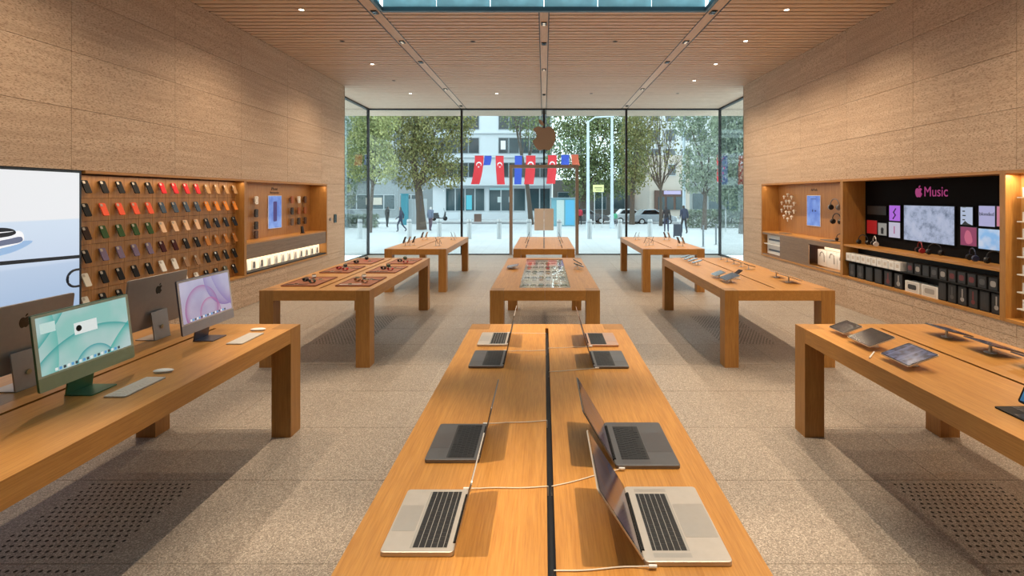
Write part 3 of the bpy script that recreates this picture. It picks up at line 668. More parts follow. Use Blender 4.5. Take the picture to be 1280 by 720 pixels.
# right middle table: phones and tablets on low stands
for q in range(4):
    phone(2.21, 8.02 - 0.21*q, 0, '%s of four dark phones on the aisle side, right middle table' % ('farthest', 'second farthest', 'third farthest', 'nearest')[q], ph_dark, ph_scr, 'phones on the right middle table', tilt=16)
for q in range(5):
    phone(2.96, 8.05 - 0.27*q, math.pi, '%s dark phone of five along the wall side of the right middle table' % ('farthest', 'second farthest', 'central', 'second nearest', 'nearest')[q], (ph_dark, ph_silver)[q % 2], ph_scr, 'phones on the right middle table', tilt=16)
tablet(2.14, 5.95, 0, 0.25, 0.18, 'nearest tablet of the cluster at the left of the right middle table', tab_dim, group='tablets on the right middle table')
tablet(2.13, 6.25, 0, 0.20, 0.14, 'second tablet of the cluster at the left of the right middle table', tab_warm, group='tablets on the right middle table')
phone(2.34, 6.15, R(20), 'dark phone behind the tablet cluster of the right middle table', ph_dark, ph_scr, 'phones on the right middle table', tilt=30)
tablet(3.02, 5.92, math.pi, 0.25, 0.18, 'nearest tablet on the wall side of the right middle table', tab_warm, group='tablets on the right middle table')
tablet(3.02, 6.28, math.pi, 0.20, 0.14, 'second tablet on the wall side of the right middle table', tab_dim, group='tablets on the right middle table')
# centre middle table
tablet(-0.52, 7.05, 0, 0.24, 0.16, 'grey tablet left of the glass recess on the centre table', plain('pale_grey_screen', (0.16, 0.16, 0.165), 0.3), lift=0.02, tilt=10, group='devices beside the glass recess')
phone(0.555, 6.98, math.pi, 'dark phone right of the glass recess, nearer one', ph_dark, ph_scr, 'devices beside the glass recess', tilt=20)
phone(0.55, 7.22, math.pi, 'dark phone right of the glass recess, farther one', ph_dark, ph_scr, 'devices beside the glass recess', tilt=30)
# centre far table
for s, nm in ((-1, 'left'), (1, 'right')):
    for q in range(2):
        phone(s*0.40, 10.4 + 1.3*q, 0 if s < 0 else math.pi, 'dark phone on the %s edge of the table before the doors, %s one' % (nm, ('nearer', 'farther')[q]), ph_dark, ph_scr, 'phones on the table before the doors', upright=True)

# ------------------------------------------------------------------ watches
leather = plain('red_brown_leather', (0.30, 0.095, 0.04), 0.6)
BAND = {'black': (0.015, 0.015, 0.017), 'red': (0.50, 0.02, 0.02), 'dark green': (0.04, 0.08, 0.045), 'white': (0.75, 0.73, 0.70), 'tan': (0.48, 0.24, 0.10), 'coral': (0.75, 0.20, 0.14), 'grey': (0.35, 0.35, 0.36), 'purple': (0.20, 0.16, 0.42), 'silver': (0.60, 0.60, 0.60), 'dark olive': (0.06, 0.065, 0.035)}
def watch(x, y, z, rz, band, label, loop, group):
    bm = plain(band.replace(' ', '_') + '_strap', BAND[band], 0.5)
    t = thing('watch', label, 'watch', (x, y, z), rz, group)
    if loop:      # closed strap standing on its buckle, case on top
        n = 14; pts = [(0.0, 0.038*math.sin(2*math.pi*k/n), 0.034 - 0.032*math.cos(2*math.pi*k/n)) for k in range(n+1)]
        def strap(m):
            for a, b in zip(pts[:-1], pts[1:]):
                m.add([(-0.016, a[1], a[2]), (0.016, a[1], a[2]), (0.016, b[1], b[2]), (-0.016, b[1], b[2])], [(0, 1, 2, 3)])
                s = 0.93; c = 0.034
                m.add([(-0.012, a[1]*s, c+(a[2]-c)*s), (0.012, a[1]*s, c+(a[2]-c)*s), (0.012, b[1]*s, c+(b[2]-c)*s), (-0.012, b[1]*s, c+(b[2]-c)*s)], [(0, 1, 2, 3)])
        part('strap', strap, bm, t, key='wloop', smooth=True)
        c = part('case', lambda m: m.prism(rr(0.038, 0.044, 0.010), 0.064, 0.074), alu, t, key='wcase', bevel=0.002)
        part('face', lambda m: m.prism(rr(0.033, 0.039, 0.008), 0.074, 0.0746), dark_screen, c, key='wface')
    else:         # laid out flat
        part('strap', lambda m: (m.prism([(-0.012, 0.02), (0.012, 0.02), (0.010, 0.115), (-0.010, 0.115)], 0.001, 0.005), m.prism([(-0.012, -0.02), (0.012, -0.02), (0.010, -0.125), (-0.010, -0.125)], 0.001, 0.005)), bm, t, key='wflat')
        c = part('case', lambda m: m.prism(rr(0.038, 0.044, 0.010), 0.0, 0.011), alu, t, key='wcasef', bevel=0.002)
        part('face', lambda m: m.prism(rr(0.033, 0.039, 0.008), 0.011, 0.0116), dark_screen, c, key='wfacef')
    return t
TRAYS = [(-2.80, 5.95, 'near wall-side'), (-2.80, 6.92, 'middle wall-side'), (-2.80, 7.78, 'far wall-side'), (-2.18, 5.95, 'near aisle-side'), (-2.18, 6.92, 'middle aisle-side'), (-2.18, 7.78, 'far aisle-side')]
TB = [['white', 'tan', 'black', 'dark olive', 'black'], ['black', 'black', 'red', 'red', 'dark olive'], ['black', 'red', 'black'], ['white', 'black', 'tan', 'tan', 'white'], ['dark green', 'dark olive', 'black', 'red', 'black'], ['dark green', 'dark olive', 'black', 'red']]
for (tx, ty, nm), bands in zip(TRAYS, TB):
    tr = thing('watch_tray', '%s red-brown leather watch tray on the left middle table' % nm, 'tray', (tx, ty, TH), 0, 'leather watch trays')
    part('pad', lambda m: m.prism(rr(0.40, 0.62, 0.015), 0, 0.008), leather, tr, key='wtpad')
    part('rim', lambda m: (m.box(-0.2, 0.2, -0.31, -0.302, 0.008, 0.012), m.box(-0.2, 0.2, 0.302, 0.31, 0.008, 0.012), m.box(-0.2, -0.192, -0.302, 0.302, 0.008, 0.012), m.box(0.192, 0.2, -0.302, 0.302, 0.008, 0.012)), plain('dark_leather', (0.16, 0.05, 0.025), 0.6), tr, key='wtrim')
    for q, bnd in enumerate(bands):
        off = 0.20 - 0.40*q/(len(bands)-1)
        watch(tx + (0.07 if q % 2 else -0.06), ty + 0.22 - 0.44*q/(len(bands)-1), TH+0.009, R(30 + 14*q if q % 3 != 1 else 62 + 9*q), bnd, '%s-strap watch, %s from the near edge of the %s leather tray' % (bnd, ORD[len(bands)-1-q], nm), q % 3 != 1, 'watches on leather trays').scale = (1.3, 1.0, 0.62)
VZ = TH-0.0485
for r, (yy, bs) in enumerate(((7.86, ['coral', 'grey', 'white', 'red', 'white', 'purple']), (7.45, ['coral', 'silver', 'white', 'red', 'silver', 'purple']), (7.0, ['silver', 'grey', 'silver', 'tan', 'grey', 'silver']), (6.5, ['white', 'silver', 'tan', 'silver', 'white', 'grey']), (5.95, ['silver', 'white', 'grey', 'silver', 'tan', 'silver']))):
    for q, bnd in enumerate(bs):
        watch(-0.22 + 0.092*q, yy, VZ, 0, bnd, '%s strap lying under glass, %s column from the left in the %s row' % (bnd, ('first', 'second', 'third', 'fourth', 'fifth', 'sixth')[q], ('farthest', 'second farthest', 'middle', 'second nearest', 'nearest')[r]), False, 'straps under the glass lid of the centre table').scale = (2.2, 1.35, 1.0)

# ------------------------------------------------------------------ wall niches
def nb(s, d0, d1, y0, y1, z0, z1):
    """box at depth d0..d1 behind the wall face of side s"""
    a, b = sorted((s*(XW+d0), s*(XW+d1))); return bx(a, b, y0, y1, z0, z1)
def cabinet(name, label, s, y0, y1, depth, back_mat, frame=0.035, near=-0.012):
    """oak frame lining the niche between y0 and y1; parts are in world coordinates relative to the base"""
    t = thing(name, label, 'display cabinet', (s*(XW+depth/2), (y0+y1)/2, NZ0))
    o = Vector(t.location)
    def P(nm, d0, d1, a, b, z0, z1, mat, par=None, key=None):
        p = part(nm, nb(s, d0, d1, a, b, z0, z1), mat, None, key=key)
        p.parent = par or t; p.matrix_parent_inverse = Matrix.Translation(-o); return p
    P('side_panel', near, depth, y0, y0+frame, NZ0, NZ1, oak_z); P('side_panel', -0.012, depth, y1-frame, y1, NZ0, NZ1, oak_z)
    P('top_panel', -0.012, depth, y0+frame, y1-frame, NZ1-frame, NZ1, oak_y); P('bottom_panel', -0.012, depth, y0+frame, y1-frame, NZ0, NZ0+frame, oak_y)
    if back_mat: P('back_panel', depth, depth+0.02, y0, y1, NZ0, NZ1, back_mat)
    return t, P
def led(s, y0, y1, z, d, power, color=LAMP, size=0.03, name='led_strip', parent=None):
    ld = bpy.data.lights.new(name, 'AREA'); ld.shape = 'RECTANGLE'; ld.size = size; ld.size_y = y1-y0; ld.energy = power; ld.color = color
    return link(name, ld, None, (s*(XW+d), (y0+y1)/2, z), (0, 0, 0))
def front(s, x): return s*(XW+x)
ROTW = {-1: (R(90), 0, R(90)), 1: (R(90), 0, R(-90))}    # lettering facing into the room

# --- left: big screen
scr = thing('video_wall', 'huge bright screen showing a pale product picture, set in the left wall', 'screen', (-XW, 3.9, NZ0))
def inscr(nm, d0, d1, a, b, z0, z1, mat):
    p = part(nm, nb(-1, d0, d1, a, b, z0, z1), mat); p.parent = scr; p.matrix_parent_inverse = Matrix.Translation(-Vector(scr.location)); return p
Y0S, Y1S = 2.42, 5.40
inscr('frame', 0.005, 0.06, Y0S, Y1S+0.02, NZ0, NZ1-0.005, black)
def screen_mat():
    m, nt, b = nodes_of('video_wall_picture')
    tc = nd(nt, 'ShaderNodeTexCoord'); sp = nd(nt, 'ShaderNodeSeparateXYZ'); nt.links.new(tc.outputs['Object'], sp.inputs[0])
    mr = nd(nt, 'ShaderNodeMapRange'); nt.links.new(sp.outputs[2], mr.inputs[0]); mr.inputs[1].default_value = 0.5; mr.inputs[2].default_value = 2.15
    c = ramp(nt, mr.outputs[0], [(0.0, (0.34, 0.48, 0.70)), (0.40, (0.50, 0.62, 0.80)), (0.415, (0.60, 0.70, 0.86)), (0.678, (0.66, 0.76, 0.89)), (0.686, (0.86, 0.86, 0.88)), (1.0, (0.86, 0.86, 0.87))])
    nt.links.new(c, b.inputs['Emission Color']); b.inputs['Emission Strength'].default_value = 1.0
    b.inputs['Base Color'].default_value = (0.01, 0.01, 0.01, 1); b.inputs['Roughness'].default_value = 0.3
    return m
inscr('screen', 0.0, 0.005, Y0S+0.03, Y1S-0.01, NZ0+0.03, NZ1-0.03, screen_mat())
print_dark = glow('picture_dark', (0.012, 0.014, 0.02), 0.6); print_blue = glow('picture_blue', (0.35, 0.55, 0.85), 0.8); print_slate = glow('picture_slate', (0.16, 0.19, 0.30), 0.8)
print_white = glow('picture_white', (0.9, 0.92, 0.96), 0.95)
def pic(nm, pts, z, mat):
    p = part(nm, lambda m: m.prism(pts, -XW+z, -XW+z+0.0005, 'x'), mat); p.parent = scr; p.matrix_parent_inverse = Matrix.Translation(-Vector(scr.location)); return p
pic('picture_line', [(Y0S+0.03, 1.35), (4.60, 1.262), (Y1S-0.01, 1.230), (Y1S-0.01, 1.195), (4.60, 1.225), (Y0S+0.03, 1.31)], 0.0003, print_dark)
pic('picture_reflection', spline([(4.1, 1.28), (4.6, 1.315), (4.80, 1.365), (4.90, 1.425), (4.78, 1.43), (4.6, 1.38), (4.1, 1.35)], 3), 0.0003, print_blue)
pic('picture_plate', spline([(4.1, 1.32), (4.62, 1.385), (4.79, 1.42), (4.815, 1.48), (4.77, 1.535), (4.6, 1.52), (4.1, 1.50)], 3), 0.0009, print_white)
pic('picture_disc', spline([(4.1, 1.345), (4.62, 1.405), (4.785, 1.425), (4.80, 1.465), (4.76, 1.478), (4.6, 1.455), (4.1, 1.42)], 3), 0.0015, print_slate)
pic('picture_disc_top', spline([(4.1, 1.46), (4.6, 1.482), (4.72, 1.50), (4.74, 1.53), (4.69, 1.562), (4.55, 1.578), (4.1, 1.585)], 3), 0.0021, print_dark)
pic('picture_disc_gap', spline([(4.1, 1.515), (4.6, 1.525), (4.72, 1.535), (4.6, 1.534), (4.1, 1.53)], 3), 0.0027, print_white)
def hook(m):
    P_ = [(-XW+0.003, Y1S-0.012, 1.075)] + [(-XW+0.003, 5.345-0.095*math.sin(math.pi*k/10), 0.985+0.09*math.cos(math.pi*k/10)) for k in range(11)] + [(-XW+0.003, Y1S-0.012, 0.895)]
    m.tube(P_, 0.013, 6)
p = part('picture_loop', hook, print_dark); p.parent = scr; p.matrix_parent_inverse = Matrix.Translation(-Vector(scr.location))

# --- left: wall of phone cases
AY0, AY1 = 5.42, 8.37
cab, P = cabinet('case_wall', 'oak display wall holding rows of colourful phone cases', -1, AY0, AY1, 0.14, plain('dark_joint', (0.06, 0.03, 0.012), 0.9), 0.03, 0.115)
NCOL, NROW, CP, RP = 13, 6, 0.2265, 0.262
GY0, GZ1 = AY0+0.03, NZ1-0.03
tw_, th_ = (AY1-AY0-0.06)/NCOL, 0.262
for c in range(NCOL):
    for r in range(NROW):
        z1 = 2.105 - th_*r
        p = part('oak_tile', lambda m: m.box(-0.006, 0.006, -tw_/2+0.0022, tw_/2-0.0022, -th_/2+0.0022, th_/2-0.0022), panel_oak, None, (-(XW+0.134), GY0+tw_*(c+0.5), z1-th_/2), key='oaktile')
        p.parent = cab; p.matrix_parent_inverse = Matrix.Translation(-Vector(cab.location))
CASE = {'black': (0.012, 0.012, 0.013), 'red': (0.50, 0.022, 0.03), 'tan': (0.36, 0.20, 0.09), 'coral': (0.72, 0.10, 0.05), 'slate blue': (0.06, 0.085, 0.12), 'orange': (0.72, 0.24, 0.045), 'dark brown': (0.03, 0.016, 0.012), 'dark green': (0.035, 0.075, 0.028), 'cream': (0.72, 0.47, 0.30), 'navy': (0.02, 0.025, 0.035), 'purple grey': (0.16, 0.12, 0.19), 'maroon': (0.05, 0.012, 0.015), 'saddle brown': (0.42, 0.16, 0.04), 'clear white': (0.62, 0.58, 0.50), 'white': (0.72, 0.69, 0.64), 'clear brown': (0.28, 0.16, 0.09), 'grey green': (0.10, 0.12, 0.09), 'black and white': (0.02, 0.02, 0.02)}
GRID = [['black']*5 + ['red']*4 + ['tan']*4,
        ['black'] + ['coral']*4 + ['slate blue']*4 + ['orange']*4,
        ['dark brown'] + ['dark green']*4 + ['cream']*4 + ['navy']*4,
        ['black'] + ['purple grey']*4 + ['maroon']*2 + ['black']*2 + ['saddle brown']*4,
        ['clear white'] + ['black']*4 + ['white']*2 + ['clear brown']*2 + ['black', 'black and white', 'black', 'black'],
        ['clear white'] + ['black']*4 + ['white']*4 + ['black']*2 + ['grey green', 'black and white']]
RN = ['top row', 'second row', 'third row', 'fourth row', 'fifth row', 'bottom row']
CN = ['first', 'second', 'third', 'fourth', 'fifth', 'sixth', 'seventh', 'eighth', 'ninth', 'tenth', 'eleventh', 'twelfth', 'last']
for r in range(NROW):
    for c in range(NCOL):
        cn = GRID[r][c]; mat = plain('case_' + cn.replace(' ', '_'), CASE[cn], 0.75, 0, None, 0, 0.15)
        cmat = plain('case_camera_light', (0.35, 0.30, 0.24), 0.4) if cn not in ('black and white',) else white
        o = tag(part('phone_case', lambda m: m.prism(rr(0.078, 0.156, 0.014), -0.006, 0.006, 'x'), mat, None, (-(XW+0.085), GY0+tw_*(c+0.52), 1.975-RP*r), (0, R(-22), 0), key='case'), '%s phone case, %s from the left in the %s of cases' % (cn, CN[c], RN[r]), 'phone case', 'phone cases on the left wall')
        part('camera_opening', lambda m: m.prism([(p - 0.017, q + 0.052) for p, q in rr(0.030, 0.034, 0.008)], 0.006, 0.0075, 'x'), cmat, o, key='casecam')
        part('peg', lambda m: m.cyl((-0.052, 0, 0.0), 0.006, 0.046, 'x', 8), alu, o, rot=(0, R(22), 0), key='casepeg')
led(-1, AY0+0.05, AY1-0.05, NZ1-0.05, 0.02, 6.0)

# --- left: phone accessories
HY0, HY1 = 8.37, 11.53
cab2, P = cabinet('phone_accessory_cabinet', 'oak niche with a blue lit phone poster and small hung accessories', -1, HY0, HY1, 0.37, panel_oak)
P('drawer_front', 0.0, 0.02, HY0+0.04, HY1-0.04, 0.79, 1.04, drawer_mat); P('shelf', 0.0, 0.37, HY0+0.036, HY1-0.036, 1.04, 1.065, oak_y)
P('drawer_bottom', 0.02, 0.37, HY0+0.036, HY1-0.036, 0.79, 0.81, oak_y)
P('light_box', 0.15, 0.17, HY0+0.06, HY1-0.06, 0.56, 0.765, glow('warm_light_box', (1.0, 0.80, 0.52), 1.3))
P('plinth', 0.0, 0.15, HY0+0.036, HY1-0.036, 0.535, 0.56, soft_black)
def poster(s, yc, zc, w, h, mat, label, depth=0.37):
    t = thing('lit_poster', label, 'poster', (s*(XW+depth-0.003), yc, zc-h/2))
    part('frame', lambda m: m.box(*sorted((0, -s*0.012)), -w/2-0.008, w/2+0.008, -0.008, h+0.008), white, t)
    part('picture', lambda m: m.box(*sorted((-s*0.012, -s*0.013)), -w/2, w/2, 0, h), mat, t)
    return t
pblue = wallpaper('poster_blue', (0.16, 0.26, 0.72), (0.28, 0.42, 0.88), [], 0.85, 1.0)
D = XW+0.37
ps = poster(-1, 9.97, 1.55, 0.48, 0.64, pblue, 'blue lit poster of a purple phone on the left niche back')
part('printed_phone', lambda m: m.prism([(p, q+0.33) for p, q in rr(0.14, 0.40, 0.03)], 0.013, 0.0136, 'x'), glow('print_purple', (0.055, 0.025, 0.16), 0.8), ps)
text('lettering', 'iPhone', 0.085, soft_black, cab2, (-D+0.002+ (XW+0.185), 9.97-(HY0+HY1)/2, 1.985-NZ0), ROTW[-1])
text('lettering', 'Accessories', 0.07, soft_black, cab2, (-D+0.002+ (XW+0.185), 9.97-(HY0+HY1)/2, 1.915-NZ0), ROTW[-1])
ACC = {'black': (0.015, 0.013, 0.012), 'white': (0.78, 0.74, 0.68), 'rust': (0.36, 0.10, 0.03), 'dark brown': (0.05, 0.022, 0.014), 'grey brown': (0.12, 0.07, 0.05)}
def accessory(y, z, col, kind, label):
    m_ = plain('accessory_' + col.replace(' ', '_'), ACC[col], 0.5)
    o = tag(part('phone_wallet', lambda m: m.prism(rr(0.10, 0.15, 0.03), -0.012, 0.012, 'x'), m_, None, (-D+0.054, y, z), key='acc'), label, 'phone accessory', 'accessories hung in the left niche')
    part('seam', lambda m: m.tube([(0.0125, 0.035*math.cos(2*math.pi*k/16), 0.055*math.sin(2*math.pi*k/16)) for k in range(17)], 0.002, 5), plain('seam_light', (0.30, 0.17, 0.09), 0.6), o, key='accseam')
    part('peg', lambda m: m.cyl((-0.05, 0, 0), 0.007, 0.04, 'x', 8), alu, o, key='accpeg')
for r, (z, col) in enumerate(((1.79, 'white'), (1.55, 'black'), (1.32, 'black'), (1.15, 'dark brown'))):
    accessory(9.25, z, col, 0, '%s accessory, %s in the column left of the blue phone poster' % (col, ('topmost', 'second', 'third', 'lowest')[r]))
for r, z in enumerate((1.79, 1.55, 1.32)):
    for c, y in enumerate((10.57, 10.86, 11.14)):
        col = [['rust', 'white', 'dark brown'], ['black', 'rust', 'rust'], ['grey brown', 'black', 'dark brown']][r][c]
        accessory(y, z, col, 0, '%s accessory, %s of the %s row right of the blue phone poster' % (col, ('left one', 'middle one', 'right one')[c], ('top', 'middle', 'bottom')[r]))
for q in range(12):
    col = 'white' if 3 <= q <= 7 else 'dark grey'
    b = tag(part('boxed_accessory', lambda m: m.prism(rr(0.10, 0.16, 0.006), -0.012, 0.012, 'x'), white, None, (-(XW+0.125), HY0+0.22+0.246*q, 0.645), key='bacc'), '%s boxed accessory, %s from the left on the bright lit shelf' % (col + ' printed', CN[q] if q < 11 else 'last'), 'box', 'boxed accessories on the lit shelf')
    part('printed_front', lambda m: m.prism(rr(0.045, 0.11, 0.008), 0.012, 0.0125, 'x'), plain('box_print_light', (0.62, 0.56, 0.50), 0.5) if 3 <= q <= 7 else plain('box_print_dark', (0.10, 0.09, 0.085), 0.5), b, key='baccp')
tag(part('phone_dock', lambda m: (m.cyl((0,0,0), 0.05, 0.012, 'z', 16), m.prism([(-0.02, 0.012), (0.02, 0.012), (-0.01, 0.15), (-0.03, 0.15)], -0.035, 0.035, 'y')), soft_black, None, (-(XW+0.18), 10.75, 1.0655)), 'small black phone dock standing on the left niche shelf', 'dock')
led(-1, HY0+0.06, HY1-0.06, NZ1-0.05, 0.05, 9.0); led(-1, HY0+0.08, HY1-0.08, 0.78, 0.08, 5.0)

# --- right: earphones
cab3, P = cabinet('earphone_cabinet', 'oak niche with small white earphones and a blue lit poster', 1, 8.40, 11.50, 0.37, panel_oak)
P('drawer_front', 0.0, 0.02, 9.47, 10.62, 0.56, 1.035, drawer_mat); P('drawer_rail', 0.0, 0.02, 8.436, 9.47, 0.955, 1.035, drawer_mat); P('drawer_rail', 0.0, 0.02, 8.436, 11.464, 0.535, 0.56, drawer_mat)
P('drawer_rail', 0.0, 0.02, 10.62, 11.464, 1.0, 1.035, drawer_mat)
P('shelf', 0.0, 0.37, 8.436, 11.464, 1.035, 1.06, oak_y)
P('light_box', 0.30, 0.32, 8.47, 9.46, 0.56, 0.95, glow('warm_light_box', (1.0, 0.80, 0.52), 1.3)); P('light_box', 0.22, 0.24, 10.64, 11.45, 0.56, 1.0, glow('cool_light_box', (0.95, 0.93, 0.92), 0.9))
ps = poster(1, 9.95, 1.575, 0.48, 0.60, pblue, 'blue lit poster in the right niche')
part('printed_mark', lambda m: (m.cyl((-0.0136, 0.03, 0.30), 0.025, 0.0006, 'x', 14), m.box(-0.0136, -0.013, -0.10, -0.04, 0.285, 0.31), m.box(-0.0136, -0.013, -0.09, 0.09, 0.53, 0.54)), glow('print_navy', (0.02, 0.04, 0.16), 0.8), ps)
text('lettering', 'AirPods', 0.075, soft_black, cab3, (D-0.002-(XW+0.185), 0.0, 1.97-NZ0), ROTW[1])
spots = [(0, 0.0), (0.09, 0.02), (-0.10, 0.01)]
ear = []
for k in range(10): ear.append((0.26*math.cos(2*math.pi*k/10+0.3), 0.27*math.sin(2*math.pi*k/10+0.3)))
for k in range(6): ear.append((0.13*math.cos(2*math.pi*k/6), 0.14*math.sin(2*math.pi*k/6)))
ear.append((0, 0))
for k, (dy, dz) in enumerate(ear):
    if k < 10: lb = 'white earphone in the outer ring on the right niche, at %s o\'clock' % ('two', 'one', 'twelve', 'eleven', 'ten', 'eight', 'seven', 'six', 'five', 'four')[k]
    elif k < 16: lb = 'white earphone in the inner ring on the right niche, %s' % ('rightmost', 'upper right', 'upper left', 'leftmost', 'lower left', 'lower right')[k-10]
    else: lb = 'white earphone at the very centre of the rings on the right niche'
    o = tag(part('earphone', lambda m: m.ball((0, 0, 0.0), 0.030, 0.024, 0.026, 10, 6), white, None, (D-0.055, 10.92-dy*1.1, 1.64+dz), key='ear', smooth=True), lb, 'earphone', 'earphones arranged in rings')
    part('stem', lambda m: m.tube([(0, 0, 0), (-0.008, -0.012, -0.035), (-0.008, -0.014, -0.06)], 0.009, 7), white, o, key='earstem', smooth=True)
    part('peg', lambda m: m.cyl((0.02, 0, 0), 0.006, 0.032, 'x', 8), alu, o, key='earpeg')
def headphones(x, y, z, rz, col, label, group, sc_=1.0):
    m_ = plain('headphone_' + col.replace(' ', '_'), {'black': (0.015, 0.015, 0.016), 'grey': (0.22, 0.22, 0.23), 'silver': (0.55, 0.54, 0.53), 'dark red': (0.28, 0.015, 0.02), 'navy': (0.02, 0.03, 0.08)}[col], 0.4)
    t = thing('headphones', label, 'headphones', (x, y, z), rz, group); t.scale = (sc_,)*3
    part('headband', lambda m: m.tube([(0, 0.085*math.cos(math.pi*k/12), 0.10+0.085*math.sin(math.pi*k/12)) for k in range(13)], 0.007, 8), m_, t, key='hpband', smooth=True)
    for s in (-1, 1):
        e = part('ear_cup', lambda m: m.cyl((0, 0, 0), 0.042, 0.026, 'y', 16, 0.036), m_, t, (0, s*0.075, 0.062), (0, 0, 0 if s > 0 else math.pi), key='hpcup', smooth=True)
        part('cushion', lambda m: m.cyl((0, -0.018, 0), 0.034, 0.018, 'y', 16, 0.040), soft_black, e, key='hpcush', smooth=True)
        part('slider', lambda m: m.tube([(0, 0.010, 0.0), (0, 0.010, 0.06)], 0.004, 6), alu, e, key='hpsl')
    return t
headphones(D-0.075, 9.12, 1.585, 0.15, 'grey', 'grey headphones hung at the right of the blue poster, upper pair', 'headphones in the right niche', 1.25)
headphones(D-0.075, 9.06, 1.33, 0.15, 'black', 'black headphones hung at the right of the blue poster, lower pair', 'headphones in the right niche', 1.2)
tag(part('display_tray', lambda m: m.prism(rr(0.20, 0.36, 0.02), 0, 0.012), plain('slate_tray', (0.14, 0.13, 0.13), 0.4), None, (XW+0.14, 8.98, 1.0605)), 'thin slate tray lying at the right end of the earphone niche shelf', 'tray')
tag(part('display_tray', lambda m: m.prism(rr(0.16, 0.30, 0.02), 0, 0.010), plain('slate_tray', (0.14, 0.13, 0.13), 0.4), None, (XW+0.16, 10.70, 1.0605)), 'thin slate tray lying at the far end of the earphone niche shelf', 'tray')
headphones(XW+0.13, 8.66, 1.0610, 0.6, 'black', 'black headphones standing on the earphone niche shelf', 'headphones in the right niche', 0.8)
for q in range(3):
    b = tag(part('product_box', lambda m: m.prism(rr(0.30, 0.30, 0.008), -0.04, 0.04, 'x', ), white, None, (XW+0.20, 8.66+0.315*q, 0.715), key='pbox'), 'white headphone box in the lit drawer opening, %s one' % ('nearest', 'middle', 'farthest')[q], 'box', 'boxes in the lit drawer')
    part('printed_picture', lambda m: m.tube([(-0.0408, 0.07*math.cos(math.pi*k/10), 0.02+0.09*math.sin(math.pi*k/10)) for k in range(11)] + [(-0.0408, -0.075, -0.07)], 0.010, 6), plain('print_mid_grey', (0.33, 0.32, 0.31), 0.5), b, key='pboxp')
for q in range(2):
    b = tag(part('product_box', lambda m: m.box(-0.05, 0.05, -0.36, 0.36, -0.10, 0.10), white, None, (XW+0.14, 11.05, 0.662+0.233*q), key='pbox2'), 'wide white box at the far end of the right niche, %s one' % ('lower', 'upper')[q], 'box', 'wide boxes in the far drawer')
    part('printed_band', lambda m: m.box(-0.051, -0.05, -0.28, 0.28, -0.03, 0.01), plain('print_slate', (0.10, 0.13, 0.18), 0.5), b, key='pboxb')
P('drawer_shelf', 0.03, 0.30, 10.64, 11.45, 0.775, 0.79, white)
led(1, 8.46, 11.44, NZ1-0.05, 0.05, 9.0); led(1, 8.5, 9.44, 0.94, 0.06, 2.5)

# --- right: music wall
MY0, MY1 = 5.45, 8.40
cab4, P = cabinet('music_cabinet', 'oak framed music display with a black back wall and lit pictures', 1, MY0, MY1, 0.37, plain('matt_black_wall', (0.006, 0.006, 0.007), 0.8, 0, None, 0, 0.1))
P('shelf', 0.0, 0.37, MY0+0.036, MY1-0.036, 1.03, 1.06, oak_y)
P('lower_back', 0.25, 0.27, MY0+0.036, MY1-0.036, 0.536, 1.03, soft_black); P('mid_shelf', 0.02, 0.25, MY0+0.036, MY1-0.036, 0.785, 0.795, soft_black)
pink = glow('lit_magenta', (0.36, 0.015, 0.16), 0.8)
text('lettering', 'Music', 0.20, pink, cab4, (D-0.004-(XW+0.185), 6.86-(MY0+MY1)/2, 1.865-NZ0), ROTW[1], 0.92)
p = part('logo', lambda m: fruit_mark(m, 0.14, D-0.006, D-0.001, 'x', -1, (0, 7.17, 1.925)), pink); p.parent = cab4; p.matrix_parent_inverse = Matrix.Translation(-Vector(cab4.location))
marble = None
def music_screen_mat():
    m, nt, b = nodes_of('marbled_screen')
    tc = nd(nt, 'ShaderNodeTexCoord')
    n1 = noise(nt, tc.outputs['Object'], 6.0, 8, 0.72)
    c = ramp(nt, n1, [(0.35, (0.16, 0.20, 0.30)), (0.5, (0.44, 0.50, 0.68)), (0.68, (0.56, 0.60, 0.76))])
    nt.links.new(c, b.inputs['Emission Color']); b.inputs['Emission Strength'].default_value = 0.85; b.inputs['Base Color'].default_value = (0.01,)*3 + (1,)
    return m
def wscreen(nm, y0, y1, z0, z1, mat, label, cat='poster'):
    """flat lit panel on the black back wall"""
    t = thing(nm, label, cat, (D-0.003, (y0+y1)/2, z0), 0, 'lit pictures on the music wall')
    part('housing', lambda m: m.box(-0.02, 0, -(y1-y0)/2-0.006, (y1-y0)/2+0.006, -0.006, z1-z0+0.006), black, t)
    part('picture', lambda m: m.box(-0.0212, -0.02, -(y1-y0)/2, (y1-y0)/2, 0, z1-z0), mat, t)
    return t
def yat(px, d=0.37): return (XW+d)*FPX/(px-VX)
def zat(px, py, d=0.37): return EYE - (py-VY)*yat(px, d)/FPX
def WS(x0, x1, ytop, ybot, mat, label, nm='lit_picture', cat='poster'):
    xm = (x0+x1)/2
    return wscreen(nm, yat(x1), yat(x0), zat(xm, ybot), zat(xm, ytop), mat, label, cat)
WS(1132, 1195, 257.5, 303, music_screen_mat(), 'large grey marbled screen in the middle of the music wall', 'music_screen', 'screen')
w1 = WS(1113.5, 1127, 257, 276, glow('lit_purple', (0.42, 0.12, 0.72), 0.85), 'purple square picture left of the marbled screen')
part('printed_figure', lambda m: m.tube([(-0.0214, 0.03, 0.03), (-0.0214, -0.02, 0.09), (-0.0214, 0.02, 0.13), (-0.0214, -0.03, 0.19)], 0.012, 6), glow('print_dark_violet', (0.06, 0.02, 0.12), 0.5), w1)
w2 = WS(1113, 1127, 278, 297, glow('lit_pale', (0.50, 0.50, 0.66), 0.75), 'pale picture with a pink numeral one')
text('lettering', '1', 0.17, pink, w2, (-0.0222, 0, 0.06), ROTW[1])
